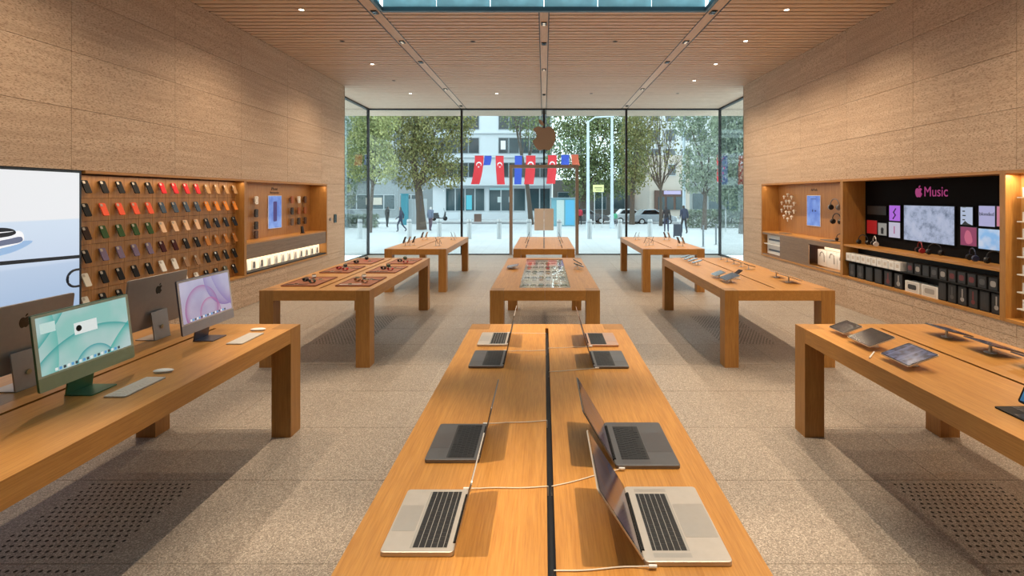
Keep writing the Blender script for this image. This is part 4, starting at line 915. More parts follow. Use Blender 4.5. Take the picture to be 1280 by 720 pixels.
WS(1085.5, 1098, 275.5, 292, glow('lit_red', (0.40, 0.012, 0.015), 0.6), 'red picture at the far end of the music wall')
w3 = WS(1099.5, 1110, 279, 294, glow('lit_dim_beige', (0.30, 0.30, 0.28), 0.7), 'small beige picture beside the red one')
part('printed_figure', lambda m: (m.cyl((-0.0216, 0, 0.09), 0.035, 0.0006, 'x', 12), m.box(-0.0216, -0.0211, -0.03, 0.03, 0.02, 0.07)), glow('print_black', (0.02, 0.02, 0.02), 0.4), w3)
WS(1086, 1109, 258, 268, plain('dim_picture', (0.035, 0.033, 0.034), 0.5), 'dim dark banner above the red picture')
w4 = WS(1203, 1218, 259, 281, glow('lit_bluewhite', (0.46, 0.54, 0.72), 0.8), 'pale tall picture right of the marbled screen')
part('printed_marks', lambda m: [m.box(-0.0216, -0.0211, 0.01+0.012*(k % 2), 0.06, 0.22-0.055*k, 0.235-0.055*k) for k in range(4)] + [m.prism([(-0.08, 0.0), (0.07, 0.0), (0.02, 0.05), (-0.02, 0.02)], -0.0216, -0.0211, 'x')], glow('print_black', (0.02, 0.02, 0.02), 0.4), w4)
w5 = WS(1203, 1223, 284, 307, glow('lit_wine', (0.24, 0.03, 0.10), 0.8), 'dark wine red picture below the pale tall one')
part('printed_figure', lambda m: m.prism(spline([(0.02, 0.02), (-0.06, 0.05), (-0.03, 0.17), (0.03, 0.19), (0.06, 0.10)], 3), -0.0216, -0.0211, 'x'), glow('print_pink', (0.55, 0.12, 0.22), 0.7), w5)
w6 = WS(1226, 1246, 257.5, 283, glow('lit_lilac', (0.42, 0.42, 0.70), 0.8), 'lilac picture with a dark word at the near end')
text('lettering', 'blonded', 0.062, print_dark, w6, (-0.0222, 0, 0.13), ROTW[1])
WS(1225.5, 1252, 286.5, 312, wallpaper('lit_skyblue', (0.25, 0.50, 0.85), (0.62, 0.70, 0.86), [], 0.85, 1.6), 'sky blue landscape picture at the near end of the music wall')
WS(1248.5, 1253, 258, 283, glow('lit_rose', (0.62, 0.20, 0.30), 0.8), 'narrow rose picture cut by the cabinet side')
for q, (y, zc, col, nm) in enumerate(((8.08, 1.0610, 'black', 'far end'), (6.86, 1.0610, 'dark red', 'middle'), (6.60, 1.0610, 'black', 'middle, beside the red pair'), (6.02, 1.0610, 'navy', 'near end'), (5.72, 1.0610, 'black', 'near end, beside the navy pair'), (7.80, 1.0610, 'silver', 'far end, beside the black pair'))):
    headphones(XW+0.15, y, zc, 0.35*(-1)**q, col, '%s headphones standing on the music shelf, %s' % (col, nm), 'headphones on the music shelf', 0.95)
for q in range(10):
    b = tag(part('small_box', lambda m: m.box(-0.065, 0.065, -0.058, 0.058, 0, 0.125), white, None, (XW+0.085, 8.27-0.128*q, 0.796), key='sbox', bevel=0.003), 'small white box, %s from the far end of the row under the music shelf' % CN[q], 'box', 'small white boxes under the music shelf')
    part('printed_front', lambda m: m.box(-0.0656, -0.065, -0.03, 0.03, 0.04, 0.09), plain('box_print_light', (0.62, 0.56, 0.50), 0.5), b, key='sboxp')
def pack(y, z, w, h, pic_col, label, base=soft_black, kind=0):
    k = 'pack%.3f%.3f' % (w, h)
    o = tag(part('product_box', lambda m: m.box(-0.06, 0.06, -w/2, w/2, 0, h), base, None, (XW+0.10, y, z), key=k), label, 'box', 'headphone boxes under the music shelf')
    pm = plain('print_%.2f%.2f%.2f' % pic_col, pic_col, 0.4)
    part('printed_panel', lambda m: m.box(-0.0606, -0.06, -w*0.42, w*0.42, h*0.06, h*0.94), plain('box_panel_%s' % base.name, (0.022, 0.022, 0.024) if base is soft_black else (0.62, 0.60, 0.57), 0.35), o, key=k+'p')
    if kind == 0: part('printed_picture', lambda m: (m.cyl((-0.0612, 0, h*0.32), w*0.22, 0.0006, 'x', 14), m.box(-0.0612, -0.0606, -w*0.07, w*0.07, h*0.45, h*0.86)), pm, o, key=k+'q')
    else: part('printed_picture', lambda m: m.prism(rr(w*0.6, h*0.45, h*0.15), -0.0612, -0.0606, 'x', 0, (0, 0, h*0.5)), pm, o, key=k+'r')
GREY, RED, SIL, DK = (0.08, 0.08, 0.083), (0.15, 0.025, 0.027), (0.34, 0.32, 0.30), (0.03, 0.03, 0.03)
for q, cn in enumerate((GREY, GREY, DK, DK, RED, SIL)):
    pack(8.20-0.215*q, 0.5355, 0.165, 0.225, cn, 'black box with %s picture, %s from the far end of the bottom shelf' % ({GREY: 'grey', DK: 'dark', RED: 'red', SIL: 'silver'}[cn], CN[q]))
pack(6.86, 0.5355, 0.26, 0.15, DK, 'wide white speaker box with a black oval, bottom shelf', white, 1); pack(6.55, 0.5355, 0.28, 0.15, SIL, 'wide white speaker box with a pale oval, bottom shelf', white, 1)
for q, cn in enumerate((DK, GREY, SIL, RED, DK, SIL)):
    pack(6.34-0.152*q, 0.5355, 0.125, 0.235, cn, 'black box with %s picture, %s from the white boxes at the near bottom shelf' % ({GREY: 'grey', DK: 'dark', RED: 'red', SIL: 'silver'}[cn], CN[q]))
for q in range(10):
    cn = (RED, SIL, DK, GREY, SIL, RED, RED, RED, GREY, SIL)[q]
    pack(6.90-0.142*q, 0.796, 0.118, 0.15, cn, 'small black box with %s mark, %s along the near half of the upper box row' % ({GREY: 'grey', DK: 'dark', RED: 'red', SIL: 'silver'}[cn], CN[q]), soft_black, 1)
led(1, MY0+0.06, MY1-0.06, NZ1-0.05, 0.04, 0.8); led(1, MY0+0.06, MY1-0.06, 1.02, 0.04, 0.7)

# --- right: backlit shelf cabinet at the frame edge
cab5, P = cabinet('lit_shelf_cabinet', 'warm backlit oak cabinet at the right frame edge with white products', 1, 2.45, 5.45, 0.16, wood('lit_oak', 'z', (0.50, 0.27, 0.09), (0.62, 0.36, 0.14)))
for r, z in enumerate((1.86, 1.60, 1.42, 1.22, 1.03, 0.84, 0.66)):
    for c, y in enumerate((5.26, 4.95)):
        P('ledge', 0.05, 0.16, y-0.09, y+0.09, z-0.012, z, glow('ledge_white', (1.0, 0.84, 0.6), 0.4))
        tag(part('adapter_box', lambda m: m.box(-0.03, 0.03, -0.05, 0.05, 0, 0.10), white, None, (XW+0.10, y, z+0.0005), key='abox', bevel=0.004), 'white product on the %s ledge of the backlit right cabinet, %s column' % (('top', 'second', 'third', 'fourth', 'fifth', 'sixth', 'lowest')[r], ('far', 'near')[c]), 'box', 'white products on lit ledges')
led(1, 2.5, 5.4, NZ1-0.05, 0.03, 34.0); led(1, 2.5, 5.4, NZ0+0.05, 0.03, 0.01)

# ------------------------------------------------------------------ the street outside
def gz(y):
    P_ = [(0, 0), (22, -0.02), (34, -0.54), (54, -0.84), (120, -0.95)]
    for (a, za), (b, zb) in zip(P_[:-1], P_[1:]):
        if a <= y <= b: return za + (zb-za)*(y-a)/(b-a)
    return P_[-1][1]
def xat(px, y): return (px-VX)*y/FPX
def hat(py, y): return EYE - (py-VY)*y/FPX
def feet(py):
    """distance at which the ground shows at pixel row py"""
    y = 16.0
    while y < 100 and VY + FPX*(EYE-gz(y))/y > py: y += 0.05
    return y
def pave_mat(name, c0, c1, sc_, lines):
    m, nt, b = nodes_of(name)
    v = mapped(nt, (1, 1, 1), False)
    n1 = noise(nt, v, 0.8, 5, 0.6); c = ramp(nt, n1, [(0.3, c0), (0.7, c1)])
    if lines:
        br = nd(nt, 'ShaderNodeTexBrick'); br.inputs['Scale'].default_value = sc_; br.inputs['Mortar Size'].default_value = 0.012; br.offset = 0
        br.inputs['Color1'].default_value = (1, 1, 1, 1); br.inputs['Color2'].default_value = (0.95, 0.95, 0.95, 1); br.inputs['Mortar'].default_value = (0.8, 0.8, 0.8, 1)
        nt.links.new(v, br.inputs['Vector']); c = mixc(nt, 1.0, c, br.outputs['Color'], 'MULTIPLY')
    nt.links.new(c, b.inputs['Base Color']); b.inputs['Roughness'].default_value = 0.45
    return m
def ground_strip(name, y0, y1, mat, dz=0.0):
    ys = sorted({y0, y1} | {q for q in (22, 34, 54) if y0 < q < y1})
    def f(m):
        for a, b in zip(ys[:-1], ys[1:]):
            m.add([(-90, a, gz(a)+dz), (90, a, gz(a)+dz), (90, b, gz(b)+dz), (-90, b, gz(b)+dz)], [(0, 1, 2, 3)])
    o = part(name, f, mat); o['kind'] = 'structure'; return o
pav = pave_mat('pale_paving', (0.50, 0.53, 0.55), (0.60, 0.62, 0.63), 1.2, True)
ground_strip('pavement', YF+0.02, 45.6, pav, -0.005)
ground_strip('road', 45.6, 51.4, pave_mat('asphalt', (0.13, 0.14, 0.15), (0.19, 0.20, 0.21), 1, False), -0.10)
ground_strip('far_pavement', 51.4, 120.0, pav, -0.005)
o = part('kerb', lambda m: (m.box(-90, 90, 45.45, 45.6, gz(45.6)-0.15, gz(45.6)), m.box(-90, 90, 51.4, 51.55, gz(51.4)-0.15, gz(51.4))), plain('kerb_stone', (0.45, 0.46, 0.47), 0.7)); o['kind'] = 'structure'

# bollards along the pavement edge
bmat = plain('brushed_steel', (0.50, 0.52, 0.53), 0.4, 0.3)
for k, px in enumerate((450, 511.5, 549, 586.5, 624, 661.5, 699, 737, 775, 812.5)):
    y = 22.0
    b = tag(part('bollard', lambda m: (m.cyl((0, 0, 0), 0.108, 0.80, 'z', 16)), bmat, None, (xat(px, y), y, gz(y)), key='bollard', smooth=True), 'steel bollard outside the glass front, %s from the left' % (CN[k] if k < 9 else 'last'), 'bollard', 'steel bollards on the pavement')
    part('cap', lambda m: m.cyl((0, 0, 0.80), 0.108, 0.06, 'z', 16, 0.09), bmat, b, key='bollcap', smooth=True)
    part('band', lambda m: m.cyl((0, 0, 0.70), 0.111, 0.05, 'z', 16), plain('band_grey', (0.25, 0.27, 0.28), 0.4), b, key='bollband', smooth=True)
for k, px in enumerate((879, 895)):
    y = (18.5, 19.2)[k]
    b = tag(part('slim_post', lambda m: m.cyl((0, 0, 0), 0.035, 0.80, 'z', 12), plain('dark_steel', (0.18, 0.20, 0.22), 0.4, 0.4), None, (xat(px, y), y, gz(y)), key='slim', smooth=True), 'slim dark steel post close to the glass, %s one' % ('left', 'right')[k], 'post', 'slim posts')
    part('base_plate', lambda m: m.cyl((0, 0, 0), 0.08, 0.012, 'z', 12), bmat, b, key='slimb')

# street lamps
def lamp_post(px, y, h, label):
    t = thing('street_lamp', label, 'street lamp', (xat(px, y), y, gz(y)), 0, 'pale street lamp posts')
    pm = plain('pale_post', (0.52, 0.60, 0.66), 0.4, 0.2)
    part('pole', lambda m: m.cyl((0, 0, 0), 0.13, h, 'z', 12, 0.09), pm, t, key='lp%.1f' % h, smooth=True)
    part('base', lambda m: m.cyl((0, 0, 0), 0.20, 0.5, 'z', 12, 0.15), pm, t, key='lpb', smooth=True)
    part('arm', lambda m: m.tube([(0, 0, h-0.1), (0.5, 0, h+0.25), (1.3, 0, h+0.3)], 0.05, 8), pm, t, key='lpa%.1f' % h, smooth=True)
    part('lamp_head', lambda m: m.prism([(1.2, h+0.24), (1.9, h+0.28), (1.9, h+0.36), (1.2, h+0.40)], -0.12, 0.12, 'y'), pm, t, key='lph%.1f' % h)
lamp_post(735, 36, 7.9, 'pale lamp post left of the yellow sign'); lamp_post(765, 38, 8.6, 'pale lamp post right of the yellow sign'); lamp_post(855, 38, 8.2, 'pale lamp post in front of the brown shop')

# yellow sign on two legs
y = 38.5
t = thing('street_sign', 'yellow roadside sign board on two legs', 'sign', (xat(748, y), y, gz(y)))
part('board', bx(-0.42, 0.42, -0.03, 0.03, hat(240, y)-gz(y), hat(231, y)-gz(y)), plain('sign_yellow', (0.78, 0.74, 0.32), 0.5), t)
for s in (-1, 1): part('post', lambda m: m.cyl((s*0.3, 0.04, 0), 0.03, hat(231, y)-gz(y)-0.05, 'z', 8), bmat, t)
part('printed_rows', lambda m: (m.box(-0.30, 0.30, -0.032, -0.03, hat(235.5, y)-gz(y), hat(234, y)-gz(y)), m.box(-0.2, 0.25, -0.032, -0.03, hat(238, y)-gz(y), hat(237, y)-gz(y))), plain('sign_print', (0.30, 0.30, 0.12), 0.5), t)

# kiosk
y = 41.5
t = thing('kiosk', 'turquoise street kiosk with a bright blue panel behind the doors', 'kiosk', (xat(705, y), y+0.6, gz(y)))
kw_ = 1.05; kh = hat(247, y)-gz(y)
part('body', lambda m: m.box(-kw_, kw_, -0.6, 0.6, 0, kh-0.1), plain('kiosk_teal', (0.16, 0.36, 0.42), 0.5), t)
part('roof', lambda m: m.box(-kw_-0.1, kw_+0.1, -0.7, 0.7, kh-0.1, kh), plain('kiosk_roof', (0.20, 0.30, 0.34), 0.5), t)
part('door', lambda m: m.box(-0.62, 0.0, -0.63, -0.6, 0.1, kh-0.2), plain('kiosk_door', (0.50, 0.60, 0.58), 0.3), t)
part('advert_panel', lambda m: m.box(0.12, 0.85, -0.63, -0.6, 0.1, kh-0.2), plain('kiosk_blue', (0.10, 0.40, 0.62), 0.4), t)
# teal column by the big tree, white hoarding, planter
y = 44.0
tag(part('advert_column', lambda m: (m.prism(rr(0.55, 0.55, 0.05), 0, hat(243, y)-gz(y)), m.prism(rr(0.65, 0.65, 0.05), hat(243, y)-gz(y), hat(242, y)-gz(y))), plain('teal_paint', (0.04, 0.26, 0.34), 0.5), None, (xat(506, y), y, gz(y))), 'teal advertising column beside the big tree', 'column')
t = thing('hoarding', 'pale hoarding fence beside the teal column', 'fence', (xat(517, y), y+0.6, gz(y)))
for k in range(3): part('panel', lambda m: m.box(-0.28, 0.28, -0.03, 0.03, 0.05, 2.3), plain('pale_hoarding', (0.45, 0.48, 0.50), 0.6), t, (0.58*k-0.4, 0, 0), key='hoard')
tag(part('planter', lambda m: m.prism([(-0.35, -0.35), (0.35, -0.35), (0.35, 0.35), (-0.35, 0.35)], 0, 0.8), plain('brown_planter', (0.16, 0.10, 0.08), 0.7), None, (xat(594, 50), 52.0, gz(52))), 'brown square planter before the shop windows', 'planter')

# ---- people
def person(px, py, hgt, top, legs, hair, rz, stride, label, bag=None, bend=0.0):
    y = feet(py); k = hgt/1.72; a = stride
    V = [(0,0,.94),(.0,0,1.12),(.02+bend,0,1.33),(.03+bend,0,1.47),(.05+bend,0,1.58),(.05+bend,0,1.67),
         (.02+bend,.17,1.40),(-.06*a+bend,.22,1.13),(.16*a+.06,.21,.90),(.19*a+.07,.205,.83),
         (.02+bend,-.17,1.40),(-.10*a+bend,-.22,1.13),(-.12*a+.04,-.21,.90),(-.13*a+.05,-.205,.83),
         (0,.09,.88),(.16*a,.10,.49),(.13*a,.10,.08),(.13*a+.13,.10,.045),
         (0,-.09,.88),(-.06*a,-.10,.48),(-.30*a,-.10,.10+.05*a),(-.30*a+.12,-.10,.045)]
    RAD = [.135,.13,.14,.062,.085,.075, .065,.05,.038,.035, .065,.05,.038,.035, .085,.06,.045,.035, .085,.06,.045,.035]
    E = [(0,1),(1,2),(2,3),(3,4),(4,5),(2,6),(6,7),(7,8),(8,9),(2,10),(10,11),(11,12),(12,13),(0,14),(14,15),(15,16),(16,17),(0,18),(18,19),(19,20),(20,21)]
    me = bpy.data.meshes.new('person'); me.from_pydata([tuple(c*k for c in v) for v in V], E, [])
    o = bpy.data.objects.new('person', me); COL.objects.link(o)
    sk = o.modifiers.new('skin', 'SKIN'); o.modifiers.new('sub', 'SUBSURF').levels = 1
    for i, r in enumerate(RAD): me.skin_vertices[0].data[i].radius = (r*k, r*k)
    me.skin_vertices[0].data[0].use_root = True
    new = bpy.data.meshes.new_from_object(o.evaluated_get(bpy.context.evaluated_depsgraph_get()))
    bpy.data.objects.remove(o); bpy.data.meshes.remove(me)
    for m in (plain('skin_tone', (0.45, 0.28, 0.20), 0.6), plain('top_%s' % top[0], top[1], 0.8), plain('trousers_%s' % legs[0], legs[1], 0.8), plain('hair_%s' % hair[0], hair[1], 0.7), plain('shoe_dark', (0.03, 0.03, 0.035), 0.6)): new.materials.append(m)
    for p in new.polygons:
        c = p.center/k; p.use_smooth = True
        if c.z > 1.49: p.material_index = 3 if (c.z > 1.64 or c.x < .04+bend) else 0
        elif abs(c.y) > 0.165 and c.z < 0.89 and c.z > 0.7: p.material_index = 0
        elif c.z > 0.93 or abs(c.y) > 0.17: p.material_index = 1
        elif c.z > 0.09: p.material_index = 2
        else: p.material_index = 4
    zmin = min(v.co.z for v in new.vertices)
    ob = tag(link('person', new, None, (xat(px, y), y, gz(y)-zmin), (0, 0, rz)), label, 'person')
    if bag: part('bag', lambda m: m.prism([(p, q+0.95) for p, q in rr(0.26, 0.34, 0.05)], -0.30, -0.20, 'y'), plain('bag_%s' % bag[0], bag[1], 0.7), ob)
    return ob
NAVY, BLK, GRY, PUR, REDC, GRN, WHT = ('navy', (0.025, 0.035, 0.07)), ('black', (0.02, 0.02, 0.024)), ('grey', (0.16, 0.18, 0.20)), ('plum', (0.09, 0.06, 0.09)), ('red', (0.55, 0.03, 0.06)), ('green', (0.08, 0.36, 0.20)), ('white', (0.6, 0.6, 0.6))
BROWN = ('brown', (0.03, 0.02, 0.015))
person(484, 284, 1.72, BLK, BLK, BROWN, R(60), 0.3, 'person in dark clothes standing at the far left outside')
person(501, 289.5, 1.70, NAVY, NAVY, BROWN, R(180), 1.2, 'person in navy jacket striding to the left outside', None, -0.02)
person(538, 288.5, 1.74, ('slate', (0.14, 0.17, 0.24)), PUR, WHT, R(70), 0.5, 'person with pale cap and grey top walking near the big tree')
person(725, 281, 1.60, REDC, BLK, BROWN, R(100), 0.5, 'person in a red jacket behind the right door frame')
person(769, 283, 1.25, GRN, GRY, BROWN, R(90), 0.4, 'child in green beside the pale lamp post')
person(833, 290, 1.74, BLK, NAVY, BROWN, R(80), 0.5, 'person in black coat with a shoulder bag, right side of the street', ('black', (0.02, 0.02, 0.025)))
person(855, 292, 1.72, NAVY, BLK, BROWN, R(100), 0.6, 'person in navy coat walking beside the one in black')
y = feet(297)
t = thing('trolley_bag', 'dark wheeled shopping bag between the two walkers on the right', 'bag', (xat(847, y), y, gz(y)))
part('sack', lambda m: m.prism(rr(0.36, 0.25, 0.05), 0.08, 0.62), plain('dark_fabric', (0.04, 0.05, 0.07), 0.8), t); part('handle', lambda m: m.tube([(-0.14, 0.13, 0.5), (-0.14, 0.16, 0.98), (0.14, 0.16, 0.98), (0.14, 0.13, 0.5)], 0.014, 6), bmat, t)
for s in (-1, 1): part('wheel', lambda m: m.cyl((s*0.16, 0.10, 0.08), 0.08, 0.03, 'x', 14), soft_black, t)
# parked scooter
y = feet(276)
t = thing('scooter', 'dark motor scooter parked beside the big tree', 'scooter', (xat(549, y), y, gz(y)), R(25))
part('body', lambda m: m.prism(spline([(-0.75, 0.45), (-0.7, 0.75), (-0.1, 0.72), (0.0, 0.38), (0.45, 0.36), (0.62, 0.95), (0.72, 0.92), (0.60, 0.28), (0.0, 0.24), (-0.4, 0.26)], 3), -0.16, 0.16, 'y'), plain('scooter_paint', (0.05, 0.055, 0.06), 0.3), t, bevel=0.02)
part('seat', lambda m: m.prism(rr(0.62, 0.28, 0.1), 0.76, 0.86, 'z', 0, (-0.38, 0, 0)), soft_black, t)
part('handlebar', lambda m: m.tube([(0.60, -0.34, 1.06), (0.66, -0.1, 1.0), (0.66, 0.1, 1.0), (0.60, 0.34, 1.06)], 0.018, 6), bmat, t)
for s in (-0.58, 0.66): part('wheel', lambda m: m.cyl((s, -0.06, 0.24), 0.24, 0.12, 'y', 18), soft_black, t)
part('windscreen', lambda m: m.prism([(0.60, 0.98), (0.62, 0.98), (0.50, 1.38), (0.48, 1.38)], -0.2, 0.2, 'y'), plain('pale_screen', (0.4, 0.45, 0.47), 0.2), t)

# ---- cars
def car(px, y, rz, rgb, label):
    t = thing('car', label, 'car', (xat(px, y), y, gz(y)-0.1), rz, 'parked cars across the road')
    pm = plain('car_paint_%.2f' % rgb[0], rgb, 0.25, 0.3)
    prof = [(-2.15, 0.30), (-2.18, 0.72), (-1.9, 0.92), (-1.5, 0.96), (1.0, 0.94), (1.9, 0.82), (2.15, 0.62), (2.15, 0.30)]
    part('body', lambda m: m.prism(prof, -0.86, 0.86, 'y'), pm, t, key='carbody', bevel=0.05)
    cabp = [(-1.55, 0.95), (-1.05, 1.42), (0.10, 1.46), (0.95, 0.94)]
    part('roof', lambda m: m.prism(cabp, -0.70, 0.70, 'y'), pm, t, key='carcab', bevel=0.04)
    part('side_window', lambda m: m.prism([(-1.3, 1.0), (-0.98, 1.36), (0.06, 1.39), (0.72, 1.0)], -0.72, 0.72, 'y'), dark_screen, t, key='carwin')
    part('windscreen', lambda m: m.add([(0.93, -0.6, 0.98), (0.93, 0.6, 0.98), (0.24, 0.56, 1.40), (0.24, -0.56, 1.40)], [(0, 1, 2, 3)]), dark_screen, t, (0.03, 0, 0.012), key='carws')
    for sx in (-1.30, 1.32):
        for s in (-1, 1):
            w = part('wheel', lambda m: m.cyl((0, -0.1, 0), 0.31, 0.2, 'y', 20), soft_black, t, (sx, s*0.80, 0.31), key='carwheel', smooth=True)
            part('hubcap', lambda m: m.cyl((0, -0.11, 0), 0.19, 0.22, 'y', 14), bmat, w, key='carhub')
    for s in (-1, 1): part('headlight', lambda m: m.prism(rr(0.36, 0.14, 0.05), 2.12, 2.17, 'x', 0, (0, s*0.6, 0.68)), white, t, key='carlight%d' % s)
car(815, 47.5, R(8), (0.32, 0.35, 0.38), 'grey saloon car parked across the road on the right')
car(789, 50.2, R(4), (0.62, 0.64, 0.66), 'white car parked behind the grey saloon')
car(733, 49.5, R(3), (0.10, 0.11, 0.12), 'dark car parked behind the yellow sign')

# ---- flags on a line
y = 36.0
rope_z = hat(192.5, y)
def rope_at(px): return rope_z - 0.12*math.sin(math.pi*(px-527)/206)
t = tag(part('flag_line', lambda m: m.tube([(xat(527 + 10.3*k, y), y, rope_at(527 + 10.3*k)) for k in range(21)], 0.012, 5), plain('rope', (0.35, 0.36, 0.38), 0.7)), 'thin line strung across the street carrying red and blue flags', 'rope')
def flag(px, w_px, bot, col, skew, label, emblem):
    w = w_px*y/FPX; h = (bot-193.5)*y/FPX; nx, nz = 6, 12
    t = thing('flag', label, 'flag', (xat(px, y), y, rope_at(px) - 0.03), 0, 'flags on the line')
    def pt(u, v, dy=0.0): return (w*u + skew*v*v, 0.10*math.sin(3.1*v+2.4*u)*v + dy, -h*v)
    def cloth(m):
        for d in (0.0, 0.012):
            o = len(m.v)
            for j in range(nz+1):
                for i in range(nx+1): m.v.append(pt(i/nx-0.5, j/nz, d))
            for j in range(nz):
                for i in range(nx):
                    a = o+j*(nx+1)+i; m.f.append((a, a+1, a+nx+2, a+nx+1)); m.m.append(0)
    part('cloth', cloth, plain('flag_%s' % col[0], col[1], 0.7), t, smooth=True)
    part('sleeve', lambda m: m.cyl((-w/2, 0, 0.0), 0.02, w, 'x', 8), plain('flag_%s' % col[0], col[1], 0.7), t)
    if emblem:
        R0 = w*0.30
        def cres(m):
            cv = 0.30
            outer = [(R0*math.cos(a), R0*math.sin(a)) for a in [R(30 + 300*k/14) for k in range(15)]]
            inner = [(R0*0.28 + R0*0.80*math.cos(a), R0*0.80*math.sin(a)) for a in [R(38 + 284*k/14) for k in range(15)]][::-1]
            def P2(px_, pz_): u = px_/w; v = cv + pz_/h; return pt(u, max(v, 0), -0.008)
            n_ = 15
            V = [P2(b_, a_) for a_, b_ in outer] + [P2(b_, a_) for a_, b_ in inner[::-1]]
            m.add(V, [(i, i+1, n_+i+1, n_+i) for i in range(n_-1)])
            st = []
            for k in range(10):
                rr_ = R0*(0.42 if k % 2 == 0 else 0.17); a = 2*math.pi*k/10; st.append(P2(rr_*math.sin(a), R0*0.95 + rr_*math.cos(a)))
            m.add(st + [P2(0, R0*0.95)], [(i, (i+1) % 10, 10) for i in range(10)])
        part('emblem', cres, plain('flag_white', (0.75, 0.74, 0.74), 0.7), t)
FR, FB = ('red', (0.62, 0.025, 0.035)), ('blue', (0.03, 0.07, 0.42))
flag(599, 11, 229, FR, -0.30, 'red crescent flag at the far left of the line', True)
flag(610, 9, 205, FB, -0.10, 'short blue flag beside the leftmost red one', False)
flag(624.5, 10, 229, FR, 0.10, 'red crescent flag above the left shop window', True)
flag(648, 9, 229, FB, -0.05, 'long blue flag left of the door frame top', False)
flag(663.5, 12, 229, FR, -0.15, 'red crescent flag left of the emblem', True)
flag(690.5, 11, 229, FR, -0.12, 'red crescent flag right of the emblem', True)
flag(706.5, 10, 206, FB, 0.0, 'short blue flag right of the emblem', False)
flag(718.5, 9, 207, ('rust', (0.50, 0.09, 0.04)), 0.10, 'short rust red flag at the right end of the line', False)
t = thing('banner_flag', 'tall red banner hanging beyond the right side glass', 'flag', (xat(905, 31.5), 31.5, gz(31.5)))
part('pole', lambda m: m.cyl((0.1, 0, 0), 0.04, 5.5, 'z', 8), bmat, t); part('cloth', lambda m: m.add([(-0.45+0.5*(k % 2) + (0.25 if k < 2 else 0.0)*0, 0.06*math.sin(k), 4.9 - 0.34*(k//2)) for k in range(12)], [(2*k, 2*k+1, 2*k+3, 2*k+2) for k in range(5)]), plain('flag_red', (0.62, 0.025, 0.035), 0.7), t)

# ---- trees
def leaf_mat(name, a, b):
    m, nt, bb = nodes_of(name)
    tc = nd(nt, 'ShaderNodeTexCoord'); n1 = noise(nt, tc.outputs['Object'], 1.6, 6, 0.75)
    nt.links.new(ramp(nt, n1, [(0.36, a), (0.64, b)]), bb.inputs['Base Color']); bb.inputs['Roughness'].default_value = 0.7
    bb.inputs['Specular IOR Level'].default_value = 0.2
    return m
bark = plain('bark', (0.09, 0.07, 0.055), 0.9)
def tree(px, y, trunk_h, blobs, mat, label, n, leaf=0.16, lean=0.0, tr=0.22, bare=0):
    x = xat(px, y); t = thing('street_tree', label, 'tree', (x, y, gz(y)), 0, 'street trees')
    rnd = random.Random(int(px*7 + y))
    tops = [(xat(bx_, y)-x, rnd.uniform(-0.6, 0.6), hat(by_, y)-gz(y)) for bx_, by_, _, _ in blobs]
    def trunk(m):
        m.tube([(0, 0, 0), (lean*0.3, 0, trunk_h*0.4), (lean*0.7, 0, trunk_h*0.8), (lean, 0, trunk_h)], [tr*1.3, tr, tr*0.9, tr*0.8], 9)
        for (ax, ay, az) in tops: m.tube([(lean, 0, trunk_h*0.95), ((lean+ax)/2+rnd.uniform(-.3, .3), ay/2, (trunk_h+az)/2), (ax, ay, az)], [tr*0.7, tr*0.4, tr*0.12], 6)
        for k in range(bare):
            p0 = rnd.choice(tops); q = (p0[0]+rnd.uniform(-1.6, 1.6), p0[1]+rnd.uniform(-0.6, 0.6), p0[2]+rnd.uniform(0.3, 2.2)); f_ = rnd.uniform(0.2, 0.9)
            m.tube([(lean+(p0[0]-lean)*f_, p0[1]*f_, trunk_h+(p0[2]-trunk_h)*f_), q], [tr*0.25, tr*0.05], 5)
    part('trunk', trunk, bark, t, smooth=True)
    def leaves(m):
        tot = sum(rx*rz for _, _, rx, rz in blobs)
        for bx_, by_, rx, rz in blobs:
            cx, cz = xat(bx_, y)-x, hat(by_, y)-gz(y); rx_, rz_ = rx*y/FPX, rz*y/FPX; ry_ = min(rx_, rz_)*0.9
            for _ in range(int(n*rx*rz/tot)):
                while True:
                    a, b, c = (rnd.uniform(-1, 1) for _ in range(3)); d = a*a+b*b+c*c
                    if 0.12 < d < 1: break
                p = Vector((cx+a*rx_, b*ry_, cz+c*rz_)); s = leaf*0.78*rnd.uniform(0.5, 1.3)
                e = Euler((rnd.uniform(0, 6.3), rnd.uniform(0, 6.3), rnd.uniform(0, 6.3))).to_matrix()
                q = [p + e @ Vector(v) for v in ((-s, 0, 0), (0, -s*0.6, s*0.1), (s, 0, 0), (0, s*0.6, s*0.1))]
                m.add(q, [(0, 1, 2, 3)])
    mb = MB(); leaves(mb); link('foliage', mb.mesh('foliage', mat, recalc=False), t)
olive = leaf_mat('leaf_olive', (0.07, 0.085, 0.03), (0.33, 0.31, 0.12)); lime = leaf_mat('leaf_lime', (0.13, 0.17, 0.06), (0.48, 0.48, 0.20))
green = leaf_mat('leaf_green', (0.06, 0.095, 0.045), (0.28, 0.33, 0.14)); greyg = leaf_mat('leaf_greygreen', (0.10, 0.14, 0.10), (0.34, 0.40, 0.28))
tree(527, 36, 3.4, [(520, 205, 42, 34), (500, 175, 45, 32), (545, 165, 48, 34), (560, 215, 26, 22), (520, 140, 60, 30), (575, 150, 22, 24)], olive, 'big olive green tree left of the white building', 15000, 0.13, -0.3, 0.30)
tree(462, 31, 3.0, [(462, 175, 26, 32), (476, 205, 22, 26), (448, 195, 20, 34), (470, 148, 32, 24)], lime, 'yellow green young tree at the left glass corner', 8000, 0.11, 0.2, 0.12)
tree(425, 38, 3.0, [(425, 200, 32, 48), (440, 165, 32, 36), (420, 245, 26, 22)], greyg, 'grey green tree beyond the left side glass', 6000, 0.15, 0.2, 0.2)
